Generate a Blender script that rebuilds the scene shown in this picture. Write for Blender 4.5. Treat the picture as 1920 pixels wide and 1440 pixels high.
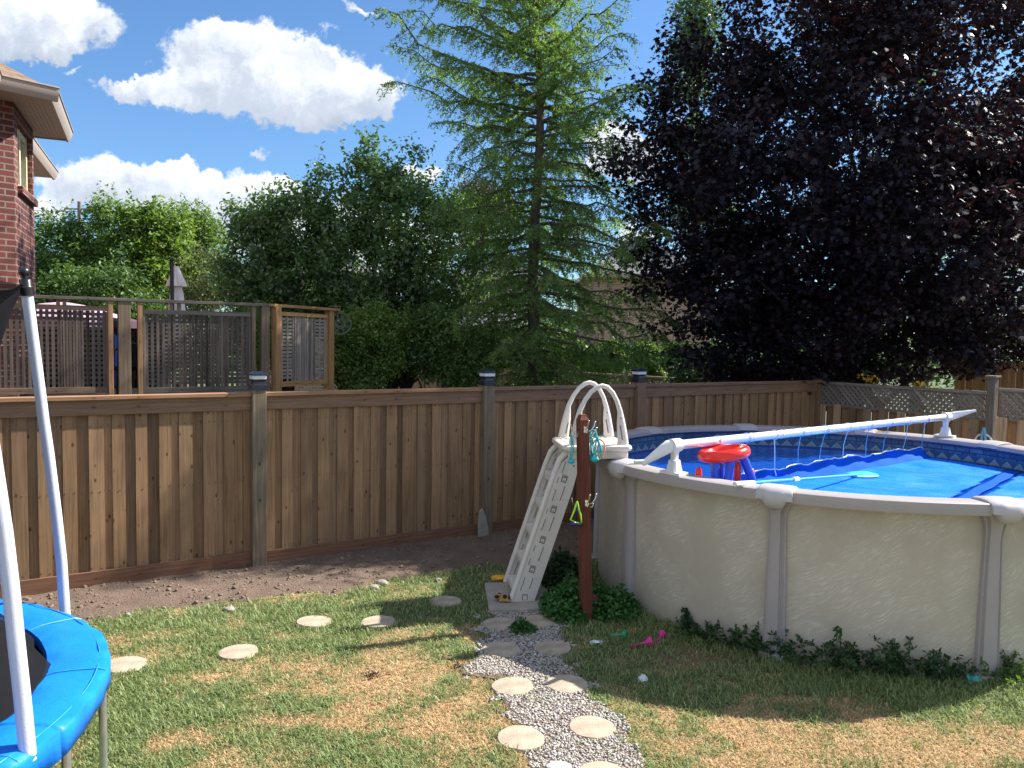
import bpy, bmesh, math, random
import numpy as np
from mathutils import Vector, Matrix
R = math.radians
sc = bpy.context.scene
for o in list(bpy.data.objects): bpy.data.objects.remove(o)

# ------------------------------------------------------------------ camera
PITCH, ROLL, FPX, CH = .0564, .016, 1458.2, 2.35
cam = bpy.data.cameras.new('camera'); cam.sensor_width = 36; cam.lens = FPX/1920*36
cam.clip_start = .05; cam.clip_end = 3000
co = bpy.data.objects.new('camera', cam); sc.collection.objects.link(co); sc.camera = co
cp, sp, cr, sr = math.cos(PITCH), math.sin(PITCH), math.cos(ROLL), math.sin(ROLL)
_f = Vector((0, cp, -sp)); _u = Vector((0, sp, cp)); _r = Vector((1, 0, 0))
rt = _r*cr + _u*sr; up = _u*cr - _r*sr
m = Matrix((rt, up, -_f)).transposed().to_4x4(); m.translation = (0, 0, CH)
co.matrix_world = m

def ray(x, y):
    X, Y = x-960, y-720
    xu = X*cr + Y*sr; yu = -X*sr + Y*cr
    return np.array([xu/FPX, cp - sp*yu/FPX, -sp - cp*yu/FPX])
def G(x, y, z=0.):          # point of the plane at height z seen at (x, y) of the survey picture
    r = ray(x, y); return np.array([0, 0, CH]) + r*((z-CH)/r[2])
def A(x, y, Y):             # point at distance Y
    r = ray(x, y); return np.array([0, 0, CH]) + r*(Y/r[1])

# ------------------------------------------------------------------ sun, sky
SUNV = Vector((1.08, .42, 1.0)).normalized()
EL = math.asin(SUNV.z); AZ = math.atan2(SUNV.x, SUNV.y)
sl = bpy.data.lights.new('sun', 'SUN'); sl.energy = 5.0; sl.angle = R(.55); sl.color = (1, .955, .88)
so = bpy.data.objects.new('sun', sl); sc.collection.objects.link(so)
so.rotation_euler = SUNV.to_track_quat('Z', 'Y').to_euler(); so.location = (0, 0, 30)
sc.view_settings.view_transform = 'Standard'; sc.view_settings.look = 'None'
sc.view_settings.exposure = 1.2; sc.view_settings.gamma = 1
w = bpy.data.worlds.new('World'); sc.world = w; w.use_nodes = True
wt = w.node_tree; wt.nodes.clear()

class NB:
    """small node helper"""
    def __init__(s, t): s.t = t
    def n(s, typ, **kw):
        nd = s.t.nodes.new(typ)
        for k, v in kw.items():
            if k.startswith('i_'):
                key = k[2:]; key = int(key) if key.isdigit() else key.replace('_', ' ')
                s.set(nd.inputs[key], v)
            else: setattr(nd, k, v)
        return nd
    def set(s, sock, v):
        if isinstance(v, bpy.types.NodeSocket): s.t.links.new(v, sock)
        elif isinstance(v, bpy.types.Node): s.t.links.new(v.outputs[0], sock)
        else:
            if hasattr(sock.default_value, '__len__') and not hasattr(v, '__len__'): v = [v]*len(sock.default_value)
            if hasattr(v, '__len__') and len(v) == 3 and len(sock.default_value) == 4: v = tuple(v)+(1,)
            sock.default_value = v
    def m(s, op, a, b=0., c=None, clamp=False):
        nd = s.t.nodes.new('ShaderNodeMath'); nd.operation = op; nd.use_clamp = clamp
        s.set(nd.inputs[0], a); s.set(nd.inputs[1], b)
        if c is not None: s.set(nd.inputs[2], c)
        return nd.outputs[0]
    def v(s, op, a, b=(0, 0, 0), out=0):
        nd = s.t.nodes.new('ShaderNodeVectorMath'); nd.operation = op
        s.set(nd.inputs[0], a)
        if op == 'SCALE': s.set(nd.inputs['Scale'], b)
        else: s.set(nd.inputs[1], b)
        return nd.outputs[out]
    def noise(s, vec, scale=5, detail=4, rough=.5, dist=0, out=0):
        nd = s.n('ShaderNodeTexNoise', i_Scale=scale, i_Detail=detail, i_Roughness=rough, i_Distortion=dist)
        if vec is not None: s.set(nd.inputs['Vector'], vec)
        return nd.outputs[out]
    def smooth(s, x, lo, hi, a=0., b=1.):
        nd = s.n('ShaderNodeMapRange', interpolation_type='SMOOTHSTEP')
        for i, q in enumerate((x, lo, hi, a, b)): s.set(nd.inputs[i], q)
        return nd.outputs[0]
    def ramp(s, x, stops):
        nd = s.n('ShaderNodeValToRGB'); e = nd.color_ramp.elements
        while len(e) < len(stops): e.new(.5)
        for el, (p, c) in zip(e, stops): el.position = p; el.color = tuple(c)+(1,)
        s.set(nd.inputs[0], x); return nd.outputs[0]
    def mix(s, f, a, b, mode='MIX'):
        nd = s.n('ShaderNodeMix', data_type='RGBA', blend_type=mode)
        s.set(nd.inputs[0], f); s.set(nd.inputs[6], a); s.set(nd.inputs[7], b)
        return nd.outputs[2]

b = NB(wt)
sky = b.n('ShaderNodeTexSky'); sky.sky_type = 'NISHITA'; sky.sun_disc = False
sky.sun_elevation = EL; sky.sun_rotation = AZ; sky.air_density = 1.0; sky.dust_density = .6; sky.ozone_density = 2.2
bg1 = b.n('ShaderNodeBackground', i_Strength=.073)
skc = b.mix(1.0, sky.outputs[0], (.66, .91, 1.14), 'MULTIPLY')
b.set(bg1.inputs[0], skc)
# clouds: soft heaps laid out by direction (east/north, height/north)
CL = [(425,112,95,58,1),(400,90,60,40,.8),(560,120,110,60,1),(650,165,90,50,1),(520,175,150,50,1),(340,168,120,27,.9),(250,156,70,14,.8),
      (630,215,60,26,.9),(590,95,60,30,.6),(700,175,45,35,.8),
      (60,35,150,50,1),(-60,30,120,80,1),(150,20,75,45,.8),(60,75,100,22,.6),
      (175,315,55,42,.9),(245,345,70,38,.9),(130,335,60,30,.7),(360,350,100,32,1),(330,318,32,16,.6),(450,365,90,36,1),(400,410,170,50,1.1),(520,385,70,40,.9),
      (90,388,48,32,1),(498,276,26,10,.55),(140,125,22,8,.5),(700,8,60,10,.6),(780,322,60,28,.9),(1170,245,70,26,.9),(1160,300,90,50,.9),(545,335,26,9,.5),
      (1190,470,60,60,.9),(700,480,200,90,.9),(1920,430,130,100,1.2),(1850,10,60,10,.3),(440,305,14,16,.45),(2300,150,300,120,1),(-500,250,300,60,1)]
tc = b.n('ShaderNodeTexCoord')
sep = b.n('ShaderNodeSeparateXYZ', i_0=tc.outputs['Generated'])
dy = b.m('MAXIMUM', sep.outputs[1], .02)
uu = b.m('DIVIDE', sep.outputs[0], dy); vv = b.m('DIVIDE', sep.outputs[2], dy)
cmb = b.n('ShaderNodeCombineXYZ', i_0=uu, i_1=vv)
wrp = b.v('SCALE', b.v('SUBTRACT', b.noise(cmb.outputs[0], 9, 5, .55, out=1), (.5, .5, .5)), .075)
wrp2 = b.v('SCALE', b.v('SUBTRACT', b.noise(cmb.outputs[0], 36, 6, .62, out=1), (.5, .5, .5)), .05)
uvw = b.v('ADD', b.v('ADD', cmb.outputs[0], wrp), wrp2)
S = 0.; H = 0.
for (x, y, rx, ry, wgt) in CL:
    r_ = ray(x, y); cu, cv = r_[0]/r_[1], r_[2]/r_[1]
    d = b.v('MULTIPLY', b.v('SUBTRACT', uvw, (cu, cv, 0)), (FPX/rx/1.04, FPX/ry/1.0, 0))
    l2 = b.v('DOT_PRODUCT', d, d, out=1)
    g = b.m('MULTIPLY', b.m('EXPONENT', b.m('MULTIPLY', l2, -1.0)), wgt)
    dv = b.n('ShaderNodeSeparateXYZ', i_0=d).outputs[1]
    S = b.m('ADD', g, S); H = b.m('MULTIPLY_ADD', g, dv, H)
nz = b.noise(cmb.outputs[0], 20, 9, .64)
dens = b.m('MULTIPLY_ADD', b.m('SUBTRACT', nz, .5), 1.35, S)
behind = b.smooth(b.noise(b.v('MULTIPLY', tc.outputs['Generated'], (1, 1, 2.2)), 2.2, 6, .55), .40, .56)  # unseen cloud cover behind the camera, thickened to add fill light
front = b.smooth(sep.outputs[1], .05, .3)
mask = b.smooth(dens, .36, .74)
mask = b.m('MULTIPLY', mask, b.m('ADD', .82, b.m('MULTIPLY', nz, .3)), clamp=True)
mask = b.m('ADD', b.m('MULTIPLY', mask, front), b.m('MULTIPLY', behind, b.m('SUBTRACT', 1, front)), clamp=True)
hh = b.m('DIVIDE', H, b.m('MAXIMUM', S, .15))
shade = b.m('ADD', b.m('MULTIPLY', hh, .65), b.m('MULTIPLY', b.m('SUBTRACT', b.noise(uvw, 15, 7, .6), .5), 2.6))
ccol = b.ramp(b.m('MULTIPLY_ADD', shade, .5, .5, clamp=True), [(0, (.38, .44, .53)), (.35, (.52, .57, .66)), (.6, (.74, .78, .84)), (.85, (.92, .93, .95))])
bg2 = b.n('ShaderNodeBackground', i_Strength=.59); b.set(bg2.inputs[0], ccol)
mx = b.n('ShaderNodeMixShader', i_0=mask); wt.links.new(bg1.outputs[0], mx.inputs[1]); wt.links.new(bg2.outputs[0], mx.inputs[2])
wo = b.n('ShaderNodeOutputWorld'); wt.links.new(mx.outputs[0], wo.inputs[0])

# ------------------------------------------------------------------ materials
MATS = {}
def newmat(name):
    mt = bpy.data.materials.new(name); mt.use_nodes = True; t = mt.node_tree; t.nodes.clear()
    b = NB(t); p = b.n('ShaderNodeBsdfPrincipled'); o = b.n('ShaderNodeOutputMaterial')
    t.links.new(p.outputs[0], o.inputs[0]); MATS[name] = mt
    return mt, b, p, o
def simple(name, col, rough=.6, metal=0, var=.12, scale=8, bump=0., spec=.5, bscale=60, trans=0.):
    mt, b, p, o = newmat(name)
    tc = b.n('ShaderNodeTexCoord').outputs['Object']
    n = b.noise(tc, scale, 5, .6)
    f = b.m('MULTIPLY_ADD', b.m('SUBTRACT', n, .5), var*4, 1.)
    c = b.v('SCALE', tuple(col), f)
    b.set(p.inputs['Base Color'], c); b.set(p.inputs['Roughness'], rough); b.set(p.inputs['Metallic'], metal)
    b.set(p.inputs['Specular IOR Level'], spec)
    if trans: b.set(p.inputs['Transmission Weight'], trans)
    if bump:
        bn = b.n('ShaderNodeBump', i_Strength=bump, i_Distance=.01, i_Height=b.noise(tc, bscale, 5, .6))
        b.set(p.inputs['Normal'], bn)
    return mt
def wood(name, dark, light, knots=.8, rough=.78, var=.35, hue=None, grain=1., bump=.35):
    mt, b, p, o = newmat(name)
    uv = b.n('ShaderNodeUVMap').outputs[0]
    rnd = b.n('ShaderNodeNewGeometry').outputs['Random Per Island']
    off = b.v('SCALE', (37.3, 91.7, 13.1), rnd)
    q = b.v('ADD', uv, off)
    wv = b.v('SCALE', b.v('SUBTRACT', b.noise(b.v('MULTIPLY', q, (1.4, 5, 1)), 1, 2, out=1), (.5, .5, .5)), .05)
    q2 = b.v('ADD', q, wv)
    g1 = b.noise(b.v('MULTIPLY', q2, (1.2*grain, 55*grain, 1)), 1, 6, .65)
    g2 = b.noise(b.v('MULTIPLY', q, (2.2, 7, 1)), 1, 4, .6)
    x = b.m('ADD', b.m('MULTIPLY', g1, .75), b.m('MULTIPLY', g2, .34))
    col = b.ramp(b.smooth(x, .30, .72), [(0, dark), (1, light)])
    if hue: col = b.mix(b.smooth(b.m('FRACT', b.m('MULTIPLY', rnd, 7.77)), .35, 1.), col, b.mix(1., col, hue, 'MULTIPLY'))
    vr = b.m('MULTIPLY_ADD', b.m('SUBTRACT', b.m('FRACT', b.m('MULTIPLY', rnd, 13.7)), .5), var*2, 1.)
    col = b.v('SCALE', col, vr)
    vo = b.n('ShaderNodeTexVoronoi', i_Scale=1., i_Randomness=1.); b.set(vo.inputs['Vector'], b.v('MULTIPLY', q, (5.5, 11, 1)))
    kn = b.m('MULTIPLY', b.smooth(vo.outputs['Distance'], .06, .16, 1, 0), knots)
    col = b.mix(kn, col, tuple(c*.22 for c in dark))
    b.set(p.inputs['Base Color'], col); b.set(p.inputs['Roughness'], rough); b.set(p.inputs['Specular IOR Level'], .25)
    bn = b.n('ShaderNodeBump', i_Strength=bump, i_Distance=.004, i_Height=g1); b.set(p.inputs['Normal'], bn)
    return mt
def leafmat(name, cols, trans=.35, rough=.5, spec=.4, tcol=None, attr=False):
    mt, b, p, o = newmat(name)
    rnd = b.n('ShaderNodeNewGeometry').outputs['Random Per Island']
    if attr: c = b.n('ShaderNodeAttribute', attribute_name='Col').outputs[0]
    else:
        st = [(i/max(1, len(cols)-1), c) for i, c in enumerate(cols)]
        pos = b.n('ShaderNodeTexCoord').outputs['Object']
        big = b.noise(pos, 1.3, 3, .6)
        c = b.ramp(b.m('ADD', b.m('MULTIPLY', rnd, .62), b.smooth(big, .3, .75, 0, .4)), st)
    b.set(p.inputs['Base Color'], c); b.set(p.inputs['Roughness'], rough); b.set(p.inputs['Specular IOR Level'], spec)
    tr = b.n('ShaderNodeBsdfTranslucent'); b.set(tr.inputs[0], b.mix(1., c, tcol or (1.5, 1.6, .7), 'MULTIPLY'))
    mxx = b.n('ShaderNodeMixShader', i_0=trans)
    b.t.links.new(p.outputs[0], mxx.inputs[1]); b.t.links.new(tr.outputs[0], mxx.inputs[2]); b.t.links.new(mxx.outputs[0], o.inputs[0])
    return mt
def brick(name, c1, c2, mortar, bw=.215, bh=.078, ms=.010):
    mt, b, p, o = newmat(name)
    uv = b.n('ShaderNodeUVMap').outputs[0]
    br = b.n('ShaderNodeTexBrick', i_Vector=uv, i_Color1=c1, i_Color2=c2, i_Mortar=mortar, i_Scale=1., i_Mortar_Size=ms, i_Mortar_Smooth=.15, i_Bias=0., i_Brick_Width=bw, i_Row_Height=bh)
    n = b.noise(uv, 14, 5, .65)
    c = b.v('SCALE', br.outputs[0], b.m('MULTIPLY_ADD', b.m('SUBTRACT', n, .5), .7, 1.))
    b.set(p.inputs['Base Color'], c); b.set(p.inputs['Roughness'], .88)
    h = b.m('ADD', b.m('MULTIPLY', br.outputs[1], -1.), b.m('MULTIPLY', n, .25))
    b.set(p.inputs['Normal'], b.n('ShaderNodeBump', i_Strength=.7, i_Distance=.01, i_Height=h))
    return mt

# ------------------------------------------------------------------ mesh builder
def V(*a): return np.array(a, float)
def unit(v): v = np.asarray(v, float); return v/np.linalg.norm(v)
class MB:
    def __init__(s): s.v = []; s.f = []; s.uv = []; s.mi = []
    def add(s, vs, fs, uvs=None, mi=0):
        o = len(s.v); s.v += [tuple(map(float, q)) for q in vs]
        for k, f in enumerate(fs):
            s.f.append([i+o for i in f]); s.mi.append(mi)
            s.uv.append(uvs[k] if uvs else [(0, 0)]*len(f))
    def obox(s, c, ax, h, mi=0):
        """box: centre, three unit axes, half sizes; u of the uv runs along the longest axis"""
        c = np.asarray(c, float); ax = [np.asarray(a, float) for a in ax]
        L = int(np.argmax(h)); vs = []; loc = []
        for i in (-1, 1):
            for j in (-1, 1):
                for k in (-1, 1):
                    l = (i*h[0], j*h[1], k*h[2]); loc.append(l); vs.append(c+ax[0]*l[0]+ax[1]*l[1]+ax[2]*l[2])
        fs = [(0, 1, 3, 2), (4, 6, 7, 5), (0, 4, 5, 1), (2, 3, 7, 6), (0, 2, 6, 4), (1, 5, 7, 3)]
        uvs = []
        for n, f in enumerate(fs):
            fa = n//2; rest = [a for a in range(3) if a != fa]
            ua = L if L in rest else rest[0]; va = [a for a in rest if a != ua][0]
            uvs.append([(loc[q][ua]+(n*.37), loc[q][va]+n*.61) for q in f])
        s.add(vs, fs, uvs, mi)
    def beam(s, p0, p1, w, h, up=(0, 0, 1), mi=0):
        p0 = np.asarray(p0, float); p1 = np.asarray(p1, float); d = p1-p0; L = np.linalg.norm(d); d = d/L
        up = np.asarray(up, float); a = np.cross(up, d)
        if np.linalg.norm(a) < 1e-4: a = np.cross((1, 0, 0), d)
        a = unit(a); u2 = np.cross(d, a)
        s.obox((p0+p1)/2, (d, a, u2), (L/2, w/2, h/2), mi)
    def loft(s, rings, closed=True, caps=True, mi=0):
        """rings: list of (k,3) arrays"""
        n = len(rings); k = len(rings[0]); vs = [p for r in rings for p in r]; fs = []; uvs = []
        cum = [0]
        for i in range(1, n): cum.append(cum[-1]+np.linalg.norm(np.mean(rings[i], 0)-np.mean(rings[i-1], 0)))
        kk = k if closed else k-1
        per = [0]
        for j in range(k): per.append(per[-1]+np.linalg.norm(np.asarray(rings[0][(j+1) % k])-np.asarray(rings[0][j])))
        for i in range(n-1):
            for j in range(kk):
                j2 = (j+1) % k
                fs.append((i*k+j, i*k+j2, (i+1)*k+j2, (i+1)*k+j))
                uvs.append([(cum[i], per[j]), (cum[i], per[j+1]), (cum[i+1], per[j+1]), (cum[i+1], per[j])])
        if caps and closed:
            fs.append(tuple(range(k))[::-1]); uvs.append([(0, 0)]*k)
            fs.append(tuple((n-1)*k+j for j in range(k))); uvs.append([(0, 0)]*k)
        s.add(vs, fs, uvs, mi)
    def tube(s, pts, r, seg=8, closed=False, mi=0, caps=True):
        pts = [np.asarray(p, float) for p in pts]; n = len(pts)
        rr = r if hasattr(r, '__len__') else [r]*n
        rings = []; a = None
        for i in range(n):
            if closed: t = pts[(i+1) % n]-pts[i-1]
            else: t = pts[min(i+1, n-1)]-pts[max(i-1, 0)]
            t = unit(t)
            if a is None:
                a = np.cross(t, (0, 0, 1))
                if np.linalg.norm(a) < .1: a = np.cross(t, (1, 0, 0))
            a = unit(a-t*np.dot(a, t)); c = np.cross(t, a)
            rings.append([pts[i]+(a*math.cos(q)+c*math.sin(q))*rr[i] for q in np.linspace(0, 2*math.pi, seg, endpoint=False)])
        if closed: rings.append(rings[0]); s.loft(rings, caps=False, mi=mi)
        else: s.loft(rings, caps=caps, mi=mi)
    def lathe(s, prof, c=(0, 0, 0), seg=24, ax=None, mi=0, caps=True):
        """prof: list of (r, z)"""
        ax = ax or ((1, 0, 0), (0, 1, 0), (0, 0, 1)); ax = [np.asarray(a, float) for a in ax]; c = np.asarray(c, float)
        rings = [[c+ax[0]*r*math.cos(q)+ax[1]*r*math.sin(q)+ax[2]*z for q in np.linspace(0, 2*math.pi, seg, endpoint=False)] for r, z in prof]
        s.loft(rings, mi=mi, caps=caps)
    def prism(s, poly, c, ax, h, mi=0):
        """polygon in plane ax0/ax1 through c, extruded +-h along ax2"""
        c = np.asarray(c, float); ax = [np.asarray(a, float) for a in ax]
        s.loft([[c+ax[0]*x+ax[1]*y+ax[2]*k for x, y in poly] for k in (-h, h)], mi=mi)
    def ball(s, c, r, seg=12, rings=8, mi=0, rot=None):
        c = np.asarray(c, float); r = r if hasattr(r, '__len__') else (r, r, r)
        M = rot if rot is not None else np.eye(3); rr = []
        for i in range(rings+1):
            t = math.pi*i/rings; t = min(max(t, .04), math.pi-.04)
            rr.append([c+M @ np.array([r[0]*math.sin(t)*math.cos(q), r[1]*math.sin(t)*math.sin(q), -r[2]*math.cos(t)]) for q in np.linspace(0, 2*math.pi, seg, endpoint=False)])
        s.loft(rr, mi=mi)
    def build(s, name, mat, parent=None, smooth=None, bevel=0, loc=None):
        me = bpy.data.meshes.new(name)
        root = parent
        off = np.zeros(3)
        while root is not None: off += np.array(root.location); root = root.parent
        if loc is not None: off = np.asarray(loc, float)
        me.from_pydata([tuple(np.array(q)-off) for q in s.v], [], s.f)
        uvl = me.uv_layers.new(name='UVMap')
        flat = [c for f in s.uv for q in f for c in q]
        uvl.data.foreach_set('uv', flat)
        mats = mat if isinstance(mat, (list, tuple)) else [mat]
        for q in mats: me.materials.append(MATS[q])
        me.polygons.foreach_set('material_index', s.mi)
        bm = bmesh.new(); bm.from_mesh(me); bmesh.ops.recalc_face_normals(bm, faces=bm.faces); bm.to_mesh(me); bm.free()
        o = bpy.data.objects.new(name, me); sc.collection.objects.link(o)
        if loc is not None: o.location = off
        if parent is not None: o.parent = parent
        if smooth is not None:
            me.polygons.foreach_set('use_smooth', [True]*len(me.polygons)); me.set_sharp_from_angle(angle=R(smooth))
        if bevel:
            bv = o.modifiers.new('bevel', 'BEVEL'); bv.width = bevel; bv.segments = 2; bv.limit_method = 'ANGLE'; bv.angle_limit = R(40)
        return o
def tag(o, label=None, cat=None, group=None, kind=None):
    for k, v_ in (('label', label), ('category', cat), ('group', group), ('kind', kind)):
        if v_: o[k] = v_
    return o
def thing(name, loc, label, cat, group=None):
    o = bpy.data.objects.new(name, None); o.location = tuple(map(float, loc)); sc.collection.objects.link(o)
    o.empty_display_size = .1
    return tag(o, label, cat, group)
def rawmesh(name, vs, fs_n, k, mat, parent=None, cols=None, loc=None, smooth=False):
    """fast mesh: vs (n,3), all faces k-gons given by index array fs_n (m,k)"""
    vs = np.asarray(vs, np.float32); fs = np.asarray(fs_n, np.int32)
    off = np.zeros(3, np.float32); root = parent
    while root is not None: off += np.array(root.location, np.float32); root = root.parent
    if loc is not None: off = np.asarray(loc, np.float32)
    me = bpy.data.meshes.new(name); me.vertices.add(len(vs)); me.vertices.foreach_set('co', (vs-off).ravel())
    me.loops.add(fs.size); me.loops.foreach_set('vertex_index', fs.ravel())
    me.polygons.add(len(fs)); me.polygons.foreach_set('loop_start', np.arange(len(fs), dtype=np.int32)*k)
    me.polygons.foreach_set('loop_total', np.full(len(fs), k, np.int32))
    if smooth: me.polygons.foreach_set('use_smooth', np.ones(len(fs), bool))
    me.update(calc_edges=True)
    if cols is not None:
        a = me.color_attributes.new('Col', 'FLOAT_COLOR', 'POINT')
        c4 = np.ones((len(vs), 4), np.float32); c4[:, :3] = cols; a.data.foreach_set('color', c4.ravel())
    me.materials.append(MATS[mat])
    o = bpy.data.objects.new(name, me); sc.collection.objects.link(o)
    if loc is not None: o.location = tuple(float(q) for q in off)
    if parent is not None: o.parent = parent
    return o
rng = np.random.default_rng(7); random.seed(7)
def hash2(ix, iy, s):
    h = np.sin(ix*127.1+iy*311.7+s*74.7)*43758.5453
    return h-np.floor(h)
def vnoise(x, y, s=0.):
    ix, iy = np.floor(x), np.floor(y); fx, fy = x-ix, y-iy
    fx = fx*fx*(3-2*fx); fy = fy*fy*(3-2*fy)
    a, b_, c, d = hash2(ix, iy, s), hash2(ix+1, iy, s), hash2(ix, iy+1, s), hash2(ix+1, iy+1, s)
    return (a*(1-fx)+b_*fx)*(1-fy)+(c*(1-fx)+d*fx)*fy
def fbm(x, y, s=0., o=4):
    r = 0; a = .5; t = 0
    for i in range(o): r = r+a*vnoise(x*2**i, y*2**i, s+i*3.3); t += a; a *= .55
    return r/t
LEAFSHAPE = {
 'diamond': ([(0, 0, 0), (.5, .26, .05), (1, 0, -.06), (.5, -.26, .05)], 4),
 'round': ([(0, 0, 0), (.25, .36, .03), (.7, .36, .03), (1, 0, -.05), (.7, -.36, .03), (.25, -.36, .03)], 6),
 'maple': ([(0, 0, 0), (.05, .28, 0), (.28, .55, -.05), (.36, .26, .03), (.72, .42, -.04), (.62, .16, .03), (1.05, 0, -.08), (.62, -.16, .03), (.72, -.42, -.04), (.36, -.26, .03), (.28, -.55, -.05), (.05, -.28, 0)], 12),
 'needle': ([(0, .06, 0), (1, .02, 0), (1, -.02, 0), (0, -.06, 0)], 4)}
def leaves(name, P, size, shape, mat, parent=None, upb=.5, sizevar=.35, outw=None, tdir=None, cols=None, tip=0., loc=None):
    n = len(P); T, k = LEAFSHAPE[shape]; T = np.array(T, float)
    nr = rng.normal(size=(n, 3)); nr[:, 2] += upb*1.6
    if outw is not None: nr += outw
    nr /= np.linalg.norm(nr, axis=1)[:, None]
    t = rng.normal(size=(n, 3)) if tdir is None else tdir+rng.normal(size=(n, 3))*.35
    t[:, 2] -= tip
    t -= nr*(t*nr).sum(1)[:, None]; t /= np.linalg.norm(t, axis=1)[:, None]+1e-9
    bt = np.cross(nr, t); s = size*(1+sizevar*(rng.random(n)*2-1))
    vs = P[:, None, :]+s[:, None, None]*(T[None, :, 0, None]*t[:, None, :]+T[None, :, 1, None]*bt[:, None, :]+T[None, :, 2, None]*nr[:, None, :])
    fs = np.arange(n*k).reshape(n, k)
    c = None if cols is None else np.repeat(cols, k, 0)
    return rawmesh(name, vs.reshape(-1, 3), fs, k, mat, parent, c, loc)
def clump_points(blobs, ncl, cr_, per, shell=.55, flat=.75):
    """leaf positions: clusters scattered through the union of blobs"""
    vol = np.array([q[3]**2.2 for q in blobs]); vol /= vol.sum(); C = []
    for i in range(ncl):
        q = blobs[rng.choice(len(blobs), p=vol)]
        d = rng.normal(size=3); d /= np.linalg.norm(d)
        C.append(np.array(q[:3])+d*q[3]*(shell+(1-shell)*rng.random())**.8*np.array([1, 1, .95]))
    C = np.array(C); rad = cr_*(.6+.8*rng.random(ncl))
    n = (per*(.6+.8*rng.random(ncl))*(rad/cr_)**1.5).astype(int)
    idx = np.repeat(np.arange(ncl), n)
    d = rng.normal(size=(len(idx), 3)); d /= np.linalg.norm(d, axis=1)[:, None]
    P = C[idx]+d*(rad[idx]*rng.random(len(idx))**.45)[:, None]*np.array([1, 1, flat])
    return P, C, d
def branchset(mb, base, targets, r0, kink=.12, split=.35):
    base = np.asarray(base, float)
    for T in targets:
        T = np.asarray(T, float); L = np.linalg.norm(T-base); pts = []
        for k in range(7):
            t = k/6; q = base*(1-t)+T*t; q = q+np.array([0, 0, .12*L*math.sin(math.pi*t)*(.4 if T[2] > base[2] else 1)])
            if 0 < k < 6: q = q+rng.normal(size=3)*kink*L*.25
            pts.append(q)
        mb.tube(pts, [r0*(1-.85*k/6) for k in range(7)], 5)

wood('fence_wood', (.18, .105, .056), (.37, .225, .122), hue=(.84, .88, .92), var=.20)
wood('fence_wood_back', (.16, .092, .052), (.33, .20, .112), hue=(.80, .85, .92), var=.28)
wood('rail_wood', (.15, .088, .056), (.31, .19, .12), knots=.6, var=.12)
wood('cap_wood', (.24, .12, .062), (.46, .26, .15), knots=.4, var=.15)
wood('kick_wood', (.13, .058, .032), (.27, .14, .085), knots=.4, var=.15)
wood('post_wood', (.11, .085, .058), (.27, .215, .15), knots=.9, var=.15, grain=.8)
wood('gray_wood', (.085, .07, .058), (.24, .205, .175), knots=.5, var=.25)
wood('tan_board', (.15, .095, .06), (.42, .29, .19), knots=.6, var=.5, hue=(.7, .72, .75))
wood('lattice_gray', (.10, .085, .075), (.25, .22, .19), knots=0, var=.2)
wood('lattice_dark', (.065, .05, .040), (.155, .125, .105), knots=0, var=.2)
wood('lattice_light', (.22, .18, .15), (.42, .36, .31), knots=0, var=.15)
wood('lattice_tan', (.16, .12, .075), (.34, .27, .19), knots=0, var=.2)
wood('deck_wood', (.12, .085, .055), (.27, .20, .14), knots=.5, var=.2)
wood('orange_wood', (.34, .16, .06), (.62, .36, .18), knots=.5, var=.15)
wood('red_post', (.08, .022, .013), (.19, .062, .038), knots=.2, var=.1)
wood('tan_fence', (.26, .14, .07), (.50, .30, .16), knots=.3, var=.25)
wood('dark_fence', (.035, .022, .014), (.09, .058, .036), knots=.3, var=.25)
simple('plastic_beige', (.66, .60, .53), .42, var=.05, scale=5, bump=.06, bscale=90)
simple('plastic_slot', (.06, .055, .05), .6)
simple('socket_gray', (.26, .25, .25), .5)
simple('resin_gray', (.38, .345, .345), .38, var=.05, scale=3, bump=.04)
simple('resin_cap', (.46, .43, .435), .35, var=.05, scale=3, bump=.04)
simple('white_plastic', (.74, .74, .73), .35, var=.04)
simple('aluminium', (.74, .74, .74), .38, .5, var=.06, scale=3)
simple('galvanised', (.52, .53, .53), .38, .85, var=.2, scale=14)
simple('black_plastic', (.014, .014, .016), .32, var=.1)
simple('navy_plastic', (.012, .016, .026), .3, var=.1)
simple('lens', (.72, .74, .78), .3, var=.03)
simple('pad_blue', (.005, .20, .86), .48, var=.14, scale=6, bump=.6, bscale=16, spec=.35)
simple('mat_black', (.010, .010, .012), 1., spec=.0, var=.2, bump=.3, bscale=200)
simple('pole_white', (.56, .58, .66), .5, var=.04, scale=3, bump=.25, bscale=160)
simple('strap_blue', (.18, .42, .66), .6)
simple('strap_white', (.7, .74, .78), .6)
simple('float_red', (.85, .03, .02), .22, var=.05, bump=.25, bscale=30)
simple('float_blue', (.015, .07, .55), .28, var=.05, bump=.2, bscale=18)
simple('net_gray', (.10, .10, .13), .7)
simple('pole_blue', (.03, .30, .62), .4, var=.04)
simple('net_teal', (.05, .50, .66), .45, var=.15, scale=30)
simple('chrome', (.75, .74, .7), .22, 1.)
simple('turquoise', (.03, .45, .48), .35)
simple('orange_band', (.75, .35, .2), .5)
simple('lime', (.42, .75, .05), .4)
simple('goggle_navy', (.02, .03, .10), .2)
simple('cloth_blue', (.30, .50, .78), .8, bump=.4)
simple('rust', (.10, .032, .018), .85, var=.4, scale=12, bump=.5)
simple('concrete', (.34, .30, .25), .92, var=.22, scale=9, bump=.55, bscale=140)
simple('paver', (.40, .325, .24), .93, var=.32, scale=9, bump=.6, bscale=120)
simple('stone', (.30, .27, .23), .9, var=.3, scale=16, bump=.5)
simple('yellow_cloth', (.78, .42, .02), .75, bump=.3)
simple('plush_gold', (.42, .24, .07), .95, var=.25, scale=40, bump=.8, bscale=300)
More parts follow.
